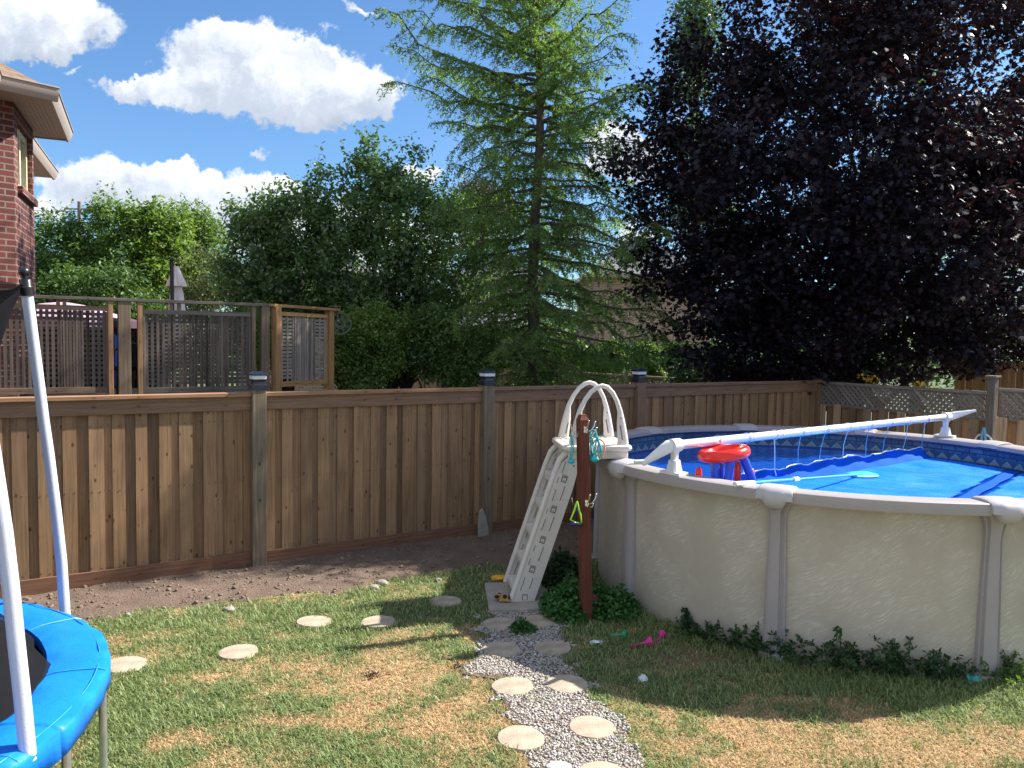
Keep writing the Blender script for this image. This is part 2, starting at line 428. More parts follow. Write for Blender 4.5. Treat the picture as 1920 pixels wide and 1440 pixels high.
simple('plush_dark', (.02, .016, .012), .95, bump=.6, bscale=300)
simple('toy_green', (.01, .36, .17), .4)
simple('toy_pink', (.55, .03, .22), .4)
simple('toy_teal', (.05, .30, .30), .3)
simple('paper', (.72, .74, .76), .8)
simple('soffit', (.42, .36, .29), .7, var=.05)
simple('gutter', (.38, .31, .27), .45, var=.06)
simple('cream', (.66, .58, .38), .5, var=.04)
simple('pane', (.05, .06, .07), .08, var=.02, spec=.8)
simple('canopy_pink', (.52, .34, .46), .85, var=.06)
simple('umbrella_cloth', (.86, .73, .70), .9, var=.12, scale=6, bump=.2)
simple('blue_steel', (.02, .12, .55), .4)
simple('iron', (.16, .155, .15), .5, .6)
simple('pole_wood', (.20, .17, .14), .9, var=.2)
simple('wire', (.03, .03, .03), .6)
simple('siding', (.42, .40, .46), .8, var=.05)
simple('bark', (.11, .088, .068), .95, var=.35, scale=14, bump=1., bscale=40)
simple('bark_dark', (.05, .04, .032), .95, var=.35, scale=14, bump=1., bscale=40)
simple('pipe_white', (.7, .72, .7), .6)
simple('soil_clod', (.20, .14, .10), .97, var=.35, scale=30, bump=.6, bscale=90)
simple('hydrangea', (.85, .55, .05), .7)
brick('brick_red', (.165, .040, .032), (.10, .028, .026), (.23, .175, .145))
brick('brick_tan', (.42, .27, .20), (.32, .19, .14), (.48, .42, .36), .24, .09, .01)
def shingles(name, c1, c2):
    mt, b, p, o = newmat(name); uv = b.n('ShaderNodeUVMap').outputs[0]
    br = b.n('ShaderNodeTexBrick', i_Vector=uv, i_Color1=c1, i_Color2=c2, i_Mortar=tuple(q*.3 for q in c1), i_Scale=1., i_Mortar_Size=.008, i_Brick_Width=.30, i_Row_Height=.14)
    b.set(p.inputs['Base Color'], br.outputs[0]); b.set(p.inputs['Roughness'], .92)
shingles('roof_brown', (.24, .16, .10), (.17, .11, .07)); shingles('roof_gray', (.22, .21, .22), (.15, .145, .155))
# net (dark woven mesh)
mt, b, p, o = newmat('net_black'); b.set(p.inputs['Base Color'], (.012, .012, .014)); b.set(p.inputs['Roughness'], .9); b.set(p.inputs['Specular IOR Level'], .05)
tr = b.n('ShaderNodeBsdfTransparent'); uv = b.n('ShaderNodeUVMap').outputs[0]
mm = b.n('ShaderNodeMixShader', i_0=.80); b.t.links.new(tr.outputs[0], mm.inputs[1]); b.t.links.new(p.outputs[0], mm.inputs[2]); b.t.links.new(mm.outputs[0], o.inputs[0])
# pool wall sheet: beige with wispy brushed swirls
mt, b, p, o = newmat('pool_wall'); uv = b.n('ShaderNodeUVMap').outputs[0]
rot = b.n('ShaderNodeMapping', i_Vector=uv, i_Rotation=(0, 0, R(-32)), i_Scale=(1, 1, 1)).outputs[0]
rot2 = b.n('ShaderNodeMapping', i_Vector=uv, i_Rotation=(0, 0, R(62))).outputs[0]
wv = b.v('SCALE', b.v('SUBTRACT', b.noise(uv, 2.2, 3, out=1), (.5, .5, .5)), .35)
n1 = b.noise(b.v('MULTIPLY', b.v('ADD', rot, b.v('SCALE', wv, .45)), (9, 105, 1)), 1, 5, .7)
n2 = b.noise(b.v('MULTIPLY', b.v('ADD', rot2, b.v('SCALE', wv, .25)), (4, 130, 1)), 1, 4, .65)
sy = b.n('ShaderNodeSeparateXYZ', i_0=uv).outputs[1]
bigz = b.noise(uv, 2.4, 4, .6)
st = b.m('MULTIPLY', b.smooth(n1, .50, .62), b.smooth(bigz, .40, .58))
st2 = b.m('MULTIPLY', b.smooth(n2, .60, .72), b.smooth(sy, .75, 1.05))
c = b.mix(b.smooth(bigz, .3, .7), (.46, .405, .325), (.52, .465, .38))
c = b.mix(b.m('MULTIPLY', b.m('MAXIMUM', st, b.m('MULTIPLY', st2, .9)), .6), c, (.74, .70, .62))
vo = b.n('ShaderNodeTexVoronoi', i_Scale=3.2); b.set(vo.inputs['Vector'], uv)
c = b.mix(b.smooth(vo.outputs['Distance'], .012, .03, .9, 0), c, (.05, .04, .03))
dirt = b.m('MULTIPLY', b.smooth(sy, .02, .22, 1, 0), b.noise(uv, 9, 4))
c = b.mix(b.m('MULTIPLY', dirt, .45), c, (.17, .14, .10))
b.set(p.inputs['Base Color'], c); b.set(p.inputs['Roughness'], .5); b.set(p.inputs['Specular IOR Level'], .4)
b.set(p.inputs['Normal'], b.n('ShaderNodeBump', i_Strength=.15, i_Distance=.003, i_Height=n1))
# liner with printed tile band (uv: u arc metres, v height metres)
mt, b, p, o = newmat('liner'); uv = b.n('ShaderNodeUVMap').outputs[0]
sx = b.n('ShaderNodeSeparateXYZ', i_0=uv); u, v_ = sx.outputs[0], sx.outputs[1]
br = b.n('ShaderNodeTexBrick', i_Vector=uv, i_Color1=(.02, .07, .16), i_Color2=(.08, .17, .27), i_Mortar=(.01, .03, .10), i_Scale=1., i_Mortar_Size=.006, i_Brick_Width=.16, i_Row_Height=.055)
marb = b.noise(uv, 26, 6, .7)
bc = b.v('SCALE', br.outputs[0], b.m('MULTIPLY_ADD', marb, 2.6, -.2))
tri = b.m('ABSOLUTE', b.m('SUBTRACT', b.m('FRACT', b.m('DIVIDE', u, .15)), .5))   # 0 at the centre, .5 at the edge
vh = b.m('DIVIDE', b.m('SUBTRACT', v_, 1.055), .075)
edge = b.m('SUBTRACT', b.m('ADD', b.m('MULTIPLY', tri, 2.), vh), .95)
inside = b.smooth(edge, -.05, .05, 1, 0)
rim_ = b.smooth(b.m('ABSOLUTE', b.m('ADD', edge, .22)), .04, .1, 1, 0)
tc_ = b.mix(inside, (.03, .10, .22), (.17, .26, .30)); tc_ = b.mix(rim_, tc_, (.24, .36, .42))
tc_ = b.v('SCALE', tc_, b.m('MULTIPLY_ADD', marb, 1.6, .2))
c = b.mix(b.smooth(v_, 1.128, 1.134), tc_, bc); c = b.mix(b.smooth(v_, 1.05, 1.056), (.012, .06, .25), c)
b.set(p.inputs['Base Color'], c); b.set(p.inputs['Roughness'], .3)
# water
mt, b, p, o = newmat('water'); g_ = b.n('ShaderNodeTexCoord').outputs['Object']
n1 = b.noise(b.v('MULTIPLY', g_, (1, 2.2, 1)), 5, 3, .5, .6)
b.set(p.inputs['Base Color'], (.003, .075, .42)); b.set(p.inputs['Roughness'], .04); b.set(p.inputs['IOR'], 1.33)
b.set(p.inputs['Normal'], b.n('ShaderNodeBump', i_Strength=.5, i_Distance=.03, i_Height=n1))
# solar blanket, bubbles as a fine grid
def blanket(name, col, amp):
    mt, b, p, o = newmat(name); g_ = b.n('ShaderNodeTexCoord').outputs['Object']
    r_ = b.n('ShaderNodeMapping', i_Vector=g_, i_Rotation=(0, 0, R(31)))
    s1 = b.n('ShaderNodeSeparateXYZ', i_0=b.v('SCALE', r_.outputs[0], 6.283/.06))
    grid = b.m('MULTIPLY', b.m('SINE', s1.outputs[0]), b.m('SINE', s1.outputs[1]))
    big = b.noise(g_, 2.2, 4, .55); wr = b.noise(b.v('MULTIPLY', r_.outputs[0], (1, 5, 1)), 3.0, 3, .5)
    c = b.v('SCALE', col, b.m('ADD', b.m('MULTIPLY_ADD', grid, .42, .75), b.m('MULTIPLY', big, .5)))
    c = b.mix(b.m('MULTIPLY', b.smooth(b.m('ADD', b.m('MULTIPLY', grid, .10), b.noise(b.v('MULTIPLY', r_.outputs[0], (1.2, 3.5, 1)), 1.6, 5, .65)), .52, .80), .55), c, (.16, .36, .80))  # pale streaks paint a whitish sheen into the blanket colour
    b.set(p.inputs['Base Color'], c); b.set(p.inputs['Roughness'], b.smooth(big, .3, .7, .32, .5)); b.set(p.inputs['Specular IOR Level'], .22)
    h = b.m('ADD', b.m('MULTIPLY', grid, .0035), b.m('ADD', b.m('MULTIPLY', wr, .02), b.m('MULTIPLY', big, .03)))
    b.set(p.inputs['Normal'], b.n('ShaderNodeBump', i_Strength=amp, i_Distance=1., i_Height=h))
blanket('solar_blue', (.004, .19, .90), .8)
blanket('solar_deep', (.003, .13, .72), .8)
simple('solar_edge', (.002, .085, .58), .8, var=.1, bump=.2, bscale=40, spec=.08)
leafmat('grass_blade', None, .35, .6, .3, (1.2, 1.25, .7), attr=True)
leafmat('leaf_maple', [(.009, .010, .019), (.014, .012, .022), (.022, .014, .021), (.046, .021, .022)], .12, .5, .22, (2.4, .8, .5))
leafmat('leaf_pear', [(.05, .095, .04), (.095, .17, .06), (.18, .27, .12)], .40, .34, .7)
leafmat('leaf_larch', [(.085, .14, .055), (.15, .245, .08), (.25, .36, .13)], .52, .6, .3)
leafmat('leaf_light', [(.07, .13, .03), (.13, .21, .05), (.22, .31, .09)], .4, .5, .3)
leafmat('leaf_yellow', [(.08, .14, .03), (.15, .23, .045), (.25, .33, .07)], .4, .5, .3)
leafmat('leaf_mid', [(.045, .085, .026), (.085, .15, .042), (.15, .23, .07)], .35, .5, .35)
leafmat('leaf_dry', [(.07, .07, .04), (.10, .12, .05), (.10, .16, .05)], .3, .6, .3)
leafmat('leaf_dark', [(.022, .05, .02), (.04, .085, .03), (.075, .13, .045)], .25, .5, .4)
leafmat('leaf_poplar', [(.05, .10, .04), (.09, .15, .06), (.14, .20, .09)], .3, .45, .4)
leafmat('leaf_russet', [(.05, .03, .03), (.09, .05, .04), (.10, .08, .05)], .25, .5, .3)
leafmat('leaf_vine', [(.03, .10, .025), (.05, .15, .035), (.09, .22, .055)], .3, .45, .4)
# soil, lawn base, far ground
mt, b, p, o = newmat('soil'); g_ = b.n('ShaderNodeTexCoord').outputs['Object']
n = b.noise(g_, 60, 6, .7); n2 = b.noise(g_, 3, 4, .6)
c = b.ramp(b.m('ADD', b.m('MULTIPLY', n, .7), b.m('MULTIPLY', n2, .4)), [(.3, (.08, .056, .042)), (.62, (.215, .15, .11)), (.8, (.32, .24, .18))])
b.set(p.inputs['Base Color'], c); b.set(p.inputs['Roughness'], .97); b.set(p.inputs['Normal'], b.n('ShaderNodeBump', i_Strength=1., i_Distance=.03, i_Height=n))
mt, b, p, o = newmat('lawn_base'); g_ = b.n('ShaderNodeTexCoord').outputs['Object']
at = b.n('ShaderNodeAttribute', attribute_name='Col').outputs[0]; n = b.noise(g_, 120, 5, .7)
b.set(p.inputs['Base Color'], b.v('SCALE', at, b.m('MULTIPLY_ADD', n, 1.3, .35))); b.set(p.inputs['Roughness'], .95)
b.set(p.inputs['Normal'], b.n('ShaderNodeBump', i_Strength=1., i_Distance=.015, i_Height=n))
mt, b, p, o = newmat('far_ground'); g_ = b.n('ShaderNodeTexCoord').outputs['Object']
b.set(p.inputs['Base Color'], b.ramp(b.noise(g_, 2, 6, .6), [(.3, (.04, .07, .02)), (.7, (.12, .13, .06))])); b.set(p.inputs['Roughness'], .95)
mt, b, p, o = newmat('pebble'); rnd = b.n('ShaderNodeNewGeometry').outputs['Random Per Island']
b.set(p.inputs['Base Color'], b.ramp(rnd, [(0, (.17, .155, .145)), (.3, (.39, .35, .31)), (.55, (.48, .46, .43)), (.8, (.33, .26, .20)), (1, (.58, .55, .51))])); b.set(p.inputs['Roughness'], .8)

# ================================================================== SETTING
PC = np.array([3.2115, 7.7033, 0.]); PH = 3.5332; PN = 10; RW = 2.30
F0 = np.array([-2.5715, 7.8293, 0.]); FU = unit((2.1816, 1.3577, 0)); FN = np.array([FU[1], -FU[0], 0.])   # fence line, its direction, its normal to the yard
FS = {'a': -5.0, 'b': -2.52, 'c': 0.0, 'd': 2.66, 'e': 5.02, 'f': 8.77}
def F(s, off=0., z=0.): return F0+FU*s+FN*off+np.array([0, 0, z])
def fence_y(x): return F0[1]+(x-F0[0])*FU[1]/FU[0]
EDGE = np.array([(-9, 3.6), (-4.6, 5.7), (-3.58, 6.20), (-3.33, 6.26), (-2.85, 6.55), (-2.41, 6.74), (-1.9, 6.93), (-1.55, 7.0), (-1.22, 7.42), (-.67, 7.76), (-.03, 8.0), (.48, 8.03), (1.2, 8.6), (3, 10.4), (6, 12)])
def soilness(x, y):
    e = np.interp(x, EDGE[:, 0], EDGE[:, 1]); return (y-e)/.12+(fbm(x*5, y*5, 3)-.5)*3.2
def gauss(x, y, cx, cy, sx, sy): return np.exp(-(((x-cx)/sx)**2+((y-cy)/sy)**2))
def green(x, y):
    g = .60+(fbm(x*1.3, y*1.3, 11)-.5)*1.4+(fbm(x*5, y*5, 5)-.5)*1.5+(fbm(x*13, y*13, 15)-.5)*.8
    g += .35*gauss(x, y, -1.6, 6.5, 2.2, .45)+.5*gauss(x, y, -.2, 6.9, .8, .7)+.25*gauss(x, y, -2.4, 4.6, .7, .9)
    g -= .42*gauss(x, y, -.7, 5.2, .7, .5)+.5*gauss(x, y, 2.2, 4.3, 1.5, .42)+.5*gauss(x, y, -1.9, 4.35, .22, .16)+.4*gauss(x, y, -1.35, 5.3, .35, .22)+.3*gauss(x, y, -.4, 4.5, .5, .3)
    d = np.hypot(x-PC[0], y-PC[1])-RW
    g += 1.1*np.exp(-np.clip(d, 0, 9)/.38)-.35*gauss(x, y, 1.35, 5.6, .42, .22)
    g += .55*gauss(x, y, 3.4, 5.1, .5, .35)+.25*gauss(x, y, -.2, 4.0, .4, .5)
    return np.clip(g, 0, 1)
# ground to the horizon
mb = MB(); mb.add([(-600, -100, -.04), (600, -100, -.04), (600, 900, -.04), (-600, 900, -.04)], [(0, 1, 2, 3)])
tag(mb.build('ground', 'far_ground'), kind='structure')
xs = np.arange(-8., 14., .05); ys = np.arange(-2., 12.6, .05); X, Y = np.meshgrid(xs, ys); nx, ny = len(xs), len(ys)
gr = green(X, Y); Z = .012*fbm(X*2, Y*2, 2)+.006*fbm(X*14, Y*14, 9)
base = np.stack([X, Y, Z], -1).reshape(-1, 3)
dry = np.array([.45, .30, .16]); gb = np.array([.10, .125, .045]); bare = np.array([.25, .16, .10])
k1 = np.clip(gr*1.6-.25, 0, 1)[..., None]; k2 = np.clip((fbm(X*3, Y*3, 21)-.60)*9, 0, 1)[..., None]*(1-k1)
k3 = gauss(X, Y, 1.35, 5.62, .5, .24)[..., None]
col = dry*(1-k1)+gb*k1; col = col*(1-k2*.7)+bare*k2*.7; col = col*(1-k3)+bare*.8*k3
ii = (np.arange(ny-1)[:, None]*nx+np.arange(nx-1)).ravel(); fs = np.stack([ii, ii+1, ii+1+nx, ii+nx], 1)
lawn = rawmesh('lawn', base, fs, 4, 'lawn_base', None, col.reshape(-1, 3), smooth=True); tag(lawn, kind='structure')
def soilz(X, Y):
    so_ = soilness(X, Y); return np.clip(so_*.012, -.02, .016)+.018+.03*(fbm(X*3, Y*3, 8)-.5)+.05*(fbm(X*17, Y*17, 4)-.5)+np.where(so_ < 0, -.02, 0)
so_ = soilness(X, Y); Zs = soilz(X, Y)
fy = fence_y(X); msk = (so_ > -1.6) & (Y < fy+.15)
keep = (msk.ravel()[fs]).all(1)
soil_o = rawmesh('soil_bed', np.stack([X, Y, Zs], -1).reshape(-1, 3), fs[keep], 4, 'soil', smooth=True); tag(soil_o, kind='structure')

def inpoly(x, y, P):
    c = np.zeros(x.shape, bool); n = len(P); j = n-1
    for i in range(n):
        xi, yi = P[i]; xj, yj = P[j]
        c ^= ((yi > y) != (yj > y)) & (x < (xj-xi)*(y-yi)/(yj-yi+1e-12)+xi); j = i
    return c
GRAV = [(-.18, 6.56), (-.20, 6.2), (-.20, 5.75), (-.24, 5.55), (-.36, 5.42), (-.30, 5.30), (-.02, 5.22), (-.04, 4.98), (.06, 4.55), (.14, 4.2), (.20, 3.6), (.82, 3.5), (.76, 4.2), (.70, 4.5), (.56, 4.95), (.50, 5.3), (.48, 5.6), (.46, 6.0), (.44, 6.56)]
STONES = [(235, 1244, 68), (447, 1220, 72), (589, 1163, 65), (710, 1164, 64), (836, 1125, 57), (937, 1168, 65), (1008, 1163, 62), (940, 1216, 70), (1036, 1212, 68), (961, 1284, 78), (1063, 1280, 80), (977, 1381, 90), (1111, 1361, 92), (1130, 1452, 90), (1018, 1107, 60)]
SP = [G(x, y, .03) for x, y, _ in STONES]
# gravel sheet + pebbles
gx = np.array(GRAV)
mb = MB(); mb.add([(x, y, .016+.004) for x, y in GRAV], [tuple(range(len(GRAV)))])
tag(mb.build('gravel_path', 'soil'), kind='structure')
def pebbles(name, P, sz, mat, flat=.6, kind='stuff'):
    bm = bmesh.new(); bmesh.ops.create_icosphere(bm, subdivisions=1, radius=1); tv = np.array([v.co[:] for v in bm.verts]); tf = np.array([[v.index for v in f.verts] for f in bm.faces]); bm.free()
    n = len(P); k = len(tv); s = sz*(.45+.9*rng.random((n, 1, 1)))*(.7+.6*rng.random((n, 1, 3)))*np.array([1, 1, flat])
    a = rng.random(n)*6.283; ca, sa = np.cos(a)[:, None], np.sin(a)[:, None]
    q = tv[None]*(1+.22*rng.normal(size=(n, k, 1)))*s; x = q[..., 0]*ca-q[..., 1]*sa; y = q[..., 0]*sa+q[..., 1]*ca
    vs = np.stack([x, y, q[..., 2]], -1)+P[:, None, :]
    f = (tf[None]+np.arange(n)[:, None, None]*k).reshape(-1, 3)
    return rawmesh(name, vs.reshape(-1, 3), f, 3, mat)
n = 52000; px = rng.uniform(-.7, 1.1, n); py = rng.uniform(3.5, 6.7, n)
jx = px+(fbm(px*7, py*7, 1)-.5)*.34; jy = py+(fbm(px*7, py*7, 6)-.5)*.3
ok = inpoly(jx, jy, GRAV)
for q in SP: ok &= np.hypot(px-q[0], py-q[1]) > .140
px, py = px[ok], py[ok]
tag(pebbles('gravel', np.stack([px, py, .016+.010*rng.random(len(px))], 1), .0078, 'pebble'), 'loose pale grey gravel between the round stepping stones', 'gravel', kind='stuff')
n = 18000; px = rng.uniform(-5, 2.4, n); py = rng.uniform(5.6, 10.5, n); ok = (soilness(px, py) > -.6) & (py < fence_y(px)-.05)
px, py = px[ok], py[ok]
tag(pebbles('soil_clods', np.stack([px, py, soilz(px, py)+.004], 1), .0065*(.5+rng.random((len(px), 1, 1))**6*3), 'soil_clod', .7), 'small clods and pebbles on the dug soil along the fence', 'soil', kind='stuff')
# grass
def blades(n0):
    Yv = 1/(1/3.3+(1/9.2-1/3.3)*rng.random(n0)); Xv = -(.74*Yv+.6)+rng.random(n0)*(1.48*Yv+2.8)
    g = green(Xv, Yv); ok = soilness(Xv, Yv) < rng.normal(size=n0)*.5-.1
    ok &= np.hypot(Xv-PC[0], Yv-PC[1]) > RW+.03
    jx = Xv+(fbm(Xv*7, Yv*7, 1)-.5)*.34; jy = Yv+(fbm(Xv*7, Yv*7, 6)-.5)*.3
    ok &= ~inpoly(jx, jy, GRAV) | (rng.random(n0) < .02+.30*np.clip(fbm(Xv*5, Yv*5, 41)-.55, 0, 1)*3)
    for q in SP: ok &= np.hypot(Xv-q[0], Yv-q[1]) > .138
    ok &= ~((Xv > -.22) & (Xv < .46) & (Yv > 6.54) & (Yv < 7.3))
    ok &= rng.random(n0) > .75*gauss(Xv, Yv, 1.35, 5.62, .45, .2)
    Xv, Yv, g = Xv[ok], Yv[ok], g[ok]; n = len(Xv)
    d = np.hypot(Xv-PC[0], Yv-PC[1])-RW
    isg = rng.random(n) < np.clip(g*1.15-.02, .05, .95)
    L = np.where(isg, .020+.036*rng.random(n)*(.5+g), .014+.026*rng.random(n))*(1+.9*np.exp(-np.clip(d, 0, 9)/.18))
    L *= 1+.5*(fbm(Xv*6, Yv*6, 33)-.5)
    tilt = np.where(isg, .35+1.05*rng.random(n), .85+.65*rng.random(n)); a = rng.random(n)*6.283
    dx, dy_ = np.cos(a), np.sin(a); wd = (.0018+.0016*rng.random(n))*(Yv/4.6)**.5
    z0 = .012*fbm(Xv*2, Yv*2, 2)+.006*fbm(Xv*14, Yv*14, 9)-.002
    B = np.stack([Xv, Yv, z0], 1); W = np.stack([-dy_, dx, 0*dx], 1)*wd[:, None]
    h1 = np.stack([dx*np.sin(tilt)*L*.4, dy_*np.sin(tilt)*L*.4, np.cos(tilt*.6)*L*.55], 1)
    h2 = np.stack([dx*np.sin(tilt)*L, dy_*np.sin(tilt)*L, np.cos(tilt)*L*.85+.004], 1)
    vs = np.stack([B-W, B+W, B+h1+W*.8, B+h1-W*.8, B+h2+W*.12, B+h2-W*.12], 1).reshape(-1, 3)
    f = np.array([[0, 1, 2, 3], [3, 2, 4, 5]])[None]+np.arange(n)[:, None, None]*6
    r = rng.random((n, 1)); gc = np.array([.12, .18, .055])*(1-r)+np.array([.37, .43, .20])*r
    dc = np.array([.38, .25, .13])*(1-r)+np.array([.72, .53, .31])*r
    c = np.where(isg[:, None], gc, dc)*(.8+.4*rng.random((n, 1)))
    return vs, f.reshape(-1, 4), np.repeat(c, 6, 0)
vs, f, c = blades(480000)
tag(rawmesh('grass', vs, f, 4, 'grass_blade', None, c), 'short lawn grass, green in patches and scorched to straw elsewhere', 'grass', kind='stuff')

# ------------------------------------------------------------------ stepping stones
slabels = ['round stepping stone half hidden by the blue trampoline pad, leftmost of all', 'round stepping stone alone in the grass, second from the trampoline',
 'round stone near the soil bed, left of the pair side by side in grass', 'round stone near the soil bed, right of the pair side by side in grass',
 'round stepping stone partly in the square shadow of the ladder', 'shaded round stone touching the slab, left of the clover tuft', 'shaded round stone half covered by the leafy vine beside the slab',
 'shaded round stone in the gravel, left one of the second pair from the slab', 'shaded round stone in the gravel, right one of the second pair from the slab',
 'sunlit round stone just below the shadow line, left of the third pair', 'round stone crossed by the edge of the pool shadow, right of the third pair',
 'large sunlit round stone on the left of the gravel, nearest full pair', 'large sunlit round stone on the right of the gravel, nearest full pair', 'stepping stone cut off by the bottom edge of the photo', 'round stone leaning behind the foot of the pool ladder']
for i, (q, l) in enumerate(zip(SP, slabels)):
    mb = MB(); r = .1425; prof = [(r*.97, -.02), (r, .0), (r, .018), (r*.965, .027), (r*.5, .029), (.001, .029)]
    k = 40; a = np.linspace(0, 2*math.pi, k, endpoint=False); ph = rng.random()*6
    jit = 1+.012*np.sin(3*a+ph)+.008*np.sin(7*a+ph*2)+.006*rng.normal(size=k)
    tl = rng.normal(size=2)*.02
    rings = [[(q[0]+rr*jit[j]*math.cos(a[j]), q[1]+rr*jit[j]*math.sin(a[j]), zz+tl[0]*rr*math.cos(a[j])+tl[1]*rr*math.sin(a[j])) for j in range(k)] for rr, zz in prof]
    mb.loft(rings); o = mb.build('stepping_stone', 'paver', smooth=35, loc=(q[0], q[1], 0)); tag(o, l, 'stepping stone', 'round stepping stones')
# slab under the ladder
mb = MB(); mb.obox((.115, 6.93, .02), ((.995, .09, 0), (-.09, .995, 0), (0, 0, 1)), (.315, .37, .028))
tag(mb.build('concrete_slab', 'concrete', bevel=.008, loc=(.115, 6.93, 0)), 'grey square concrete paving slab under the feet of the pool ladder', 'paving slab')
rk = [(430, 1143, .045, 'brown fist sized stone on the lawn edge, nearest the first fence post'), (240, 1152, .022, 'small pale stone at the soil edge near the trampoline'), (716, 1093, .05, 'flat grey stone at the soil edge left of the ladder slab'), (701, 1101, .04, 'smaller grey stone lying just below the flat grey stone'), (822, 1087, .03, 'small stone in shade near the yellow cloth'), (318, 1157, .016, 'tiny pale pebble on the lawn edge between trampoline and first fence post')]
for x, y, r, l in rk:
    q = G(x, y, .02); mb = MB(); bm = bmesh.new(); bmesh.ops.create_icosphere(bm, subdivisions=3, radius=1)
    tv = np.array([v.co[:] for v in bm.verts]); tf = [[v.index for v in f_.verts] for f_ in bm.faces]; bm.free()
    n_ = fbm(tv[:, 0]*1.7+x, tv[:, 1]*1.7+tv[:, 2]*2, 3); tv = tv*(.7+.6*n_[:, None])*np.array([1.2, .9, .6])*r
    mb.add(tv+q, tf); tag(mb.build('stone', 'stone', smooth=50, loc=(q[0], q[1], 0)), l, 'stone', 'stones at the soil edge')

# ================================================================== FENCES
Z_ = (0, 0, 1)
def board_bay(root, s0, s1, Pf, nrm, u, zt, zb=.02, name='board_panel', mats=('fence_wood', 'fence_wood_back'), wf=.118, gap=.082, jt=0.):
    mb = MB(); s = s0+.002
    while s < s1-.02:
        wd = min(wf*(.85+.25*rng.random()), s1-s); z1 = zt+(rng.random()*jt)
        mb.obox(Pf(s+wd/2, .0+rng.random()*.003, (zb+z1)/2), (u, nrm, Z_), (wd/2-.001, .009, (z1-zb)/2)); s += wd
        g = min(gap*(.65+.7*rng.random()), s1-s)
        if g > .02: mb.obox(Pf(s+g/2, -.0185, (zb+zt)/2), (u, nrm, Z_), (g/2+.018, .009, (zt-zb)/2-.001), mi=1)
        s += g
    s = s0+.06
    while s < s1-.03:
        for z in (.19, .90, 1.50):
            q = Pf(s+rng.normal()*.004, .0125, z+rng.normal()*.006); mb.obox(q, (u, nrm, Z_), (.0042, .0012, .0042), mi=2)
        s += .055+.03*rng.random()
    return mb.build(name, list(mats)+['wire'], root)
fence = thing('board_fence', F0, 'brown vertical board fence with flat cap running behind the lawn and pool', 'fence')
ks = list(FS.values()); FH = 1.784
for i in range(5):
    s0, s1 = ks[i]+.07, ks[i+1]-(.07 if i < 4 else 0)
    board_bay(fence, s0, s1, F, FN, FU, 1.62, .05)
    mb = MB(); mb.obox(F((s0+s1)/2, .022, 1.678), (FU, FN, Z_), ((s1-s0)/2-.001, .012, .070)); mb.build('top_rail', 'rail_wood', fence, bevel=.003)
    mb = MB(); mb.obox(F((s0+s1)/2, .0, FH-.018), (FU, FN, Z_), ((s1-s0)/2-.001, .07, .018)); mb.build('cap_board', 'cap_wood' if i < 3 else 'rail_wood', fence, bevel=.003)
    zk = .095 if i < 2 else .085
    mb = MB(); mb.obox(F((s0+s1)/2, .020, zk), (FU, FN, Z_), ((s1-s0)/2-.001, .012, .072)); mb.build('kick_board', 'kick_wood', fence, bevel=.003)
for k, s in list(FS.items())[:-1]:
    mb = MB(); mb.obox(F(s, .035, .90), (FU, FN, Z_), (.069, .069, .93)); mb.build('post', 'post_wood' if k in 'bcd' else 'rail_wood', fence, bevel=.006)
mb = MB(); mb.obox(F(FS['f']+.05, .0, .90), (FU, FN, Z_), (.048, .06, .90)); mb.build('post', 'rail_wood', fence, bevel=.004)
for s, l in ((FS['c'], 'black solar post light with white band on the fence post beside the angled lattice screen'), (FS['d'], 'black solar post light with white band on the post below the larch foliage'), (FS['e'], 'black solar post light on the farthest capped post, right of the ladder arches')):
    P = F(s, .035, 1.832); t = thing('post_light', P, l, 'post light', 'solar lights on the fence posts'); ax = (FU, FN, Z_)
    def sq(prof): 
        return [[P+FU*x*r+FN*y*r+np.array([0, 0, z]) for x, y in ((-1, -1), (1, -1), (1, 1), (-1, 1))] for r, z in prof]
    mb = MB(); mb.loft(sq([(.078, -.02), (.078, .03), (.062, .034), (.058, .065), (.066, .078), (.066, .085)])); mb.build('base', 'navy_plastic', t, bevel=.003)
    mb = MB(); mb.loft(sq([(.064, .085), (.068, .090), (.070, .122), (.064, .126)])); mb.build('lens', 'lens', t, bevel=.003)
    mb = MB(); mb.loft(sq([(.080, .126), (.080, .138), (.060, .152), (.030, .164), (.004, .168)])); mb.build('roof', 'navy_plastic', t, bevel=.003)
q = F(FS['d']-.07, .115, 0); mb = MB()
mb.prism([(-.07, -.02), (.075, -.02), (.065, .12), (.03, .26), (-.02, .36), (-.06, .33), (-.075, .15)], q, (FU, np.array([0, 0, 1.]), FN), .012)
tag(mb.build('concrete_smear', 'concrete', bevel=.004, loc=q), 'pale grey pointed lump of concrete stuck against the foot of the middle fence post', 'concrete lump')
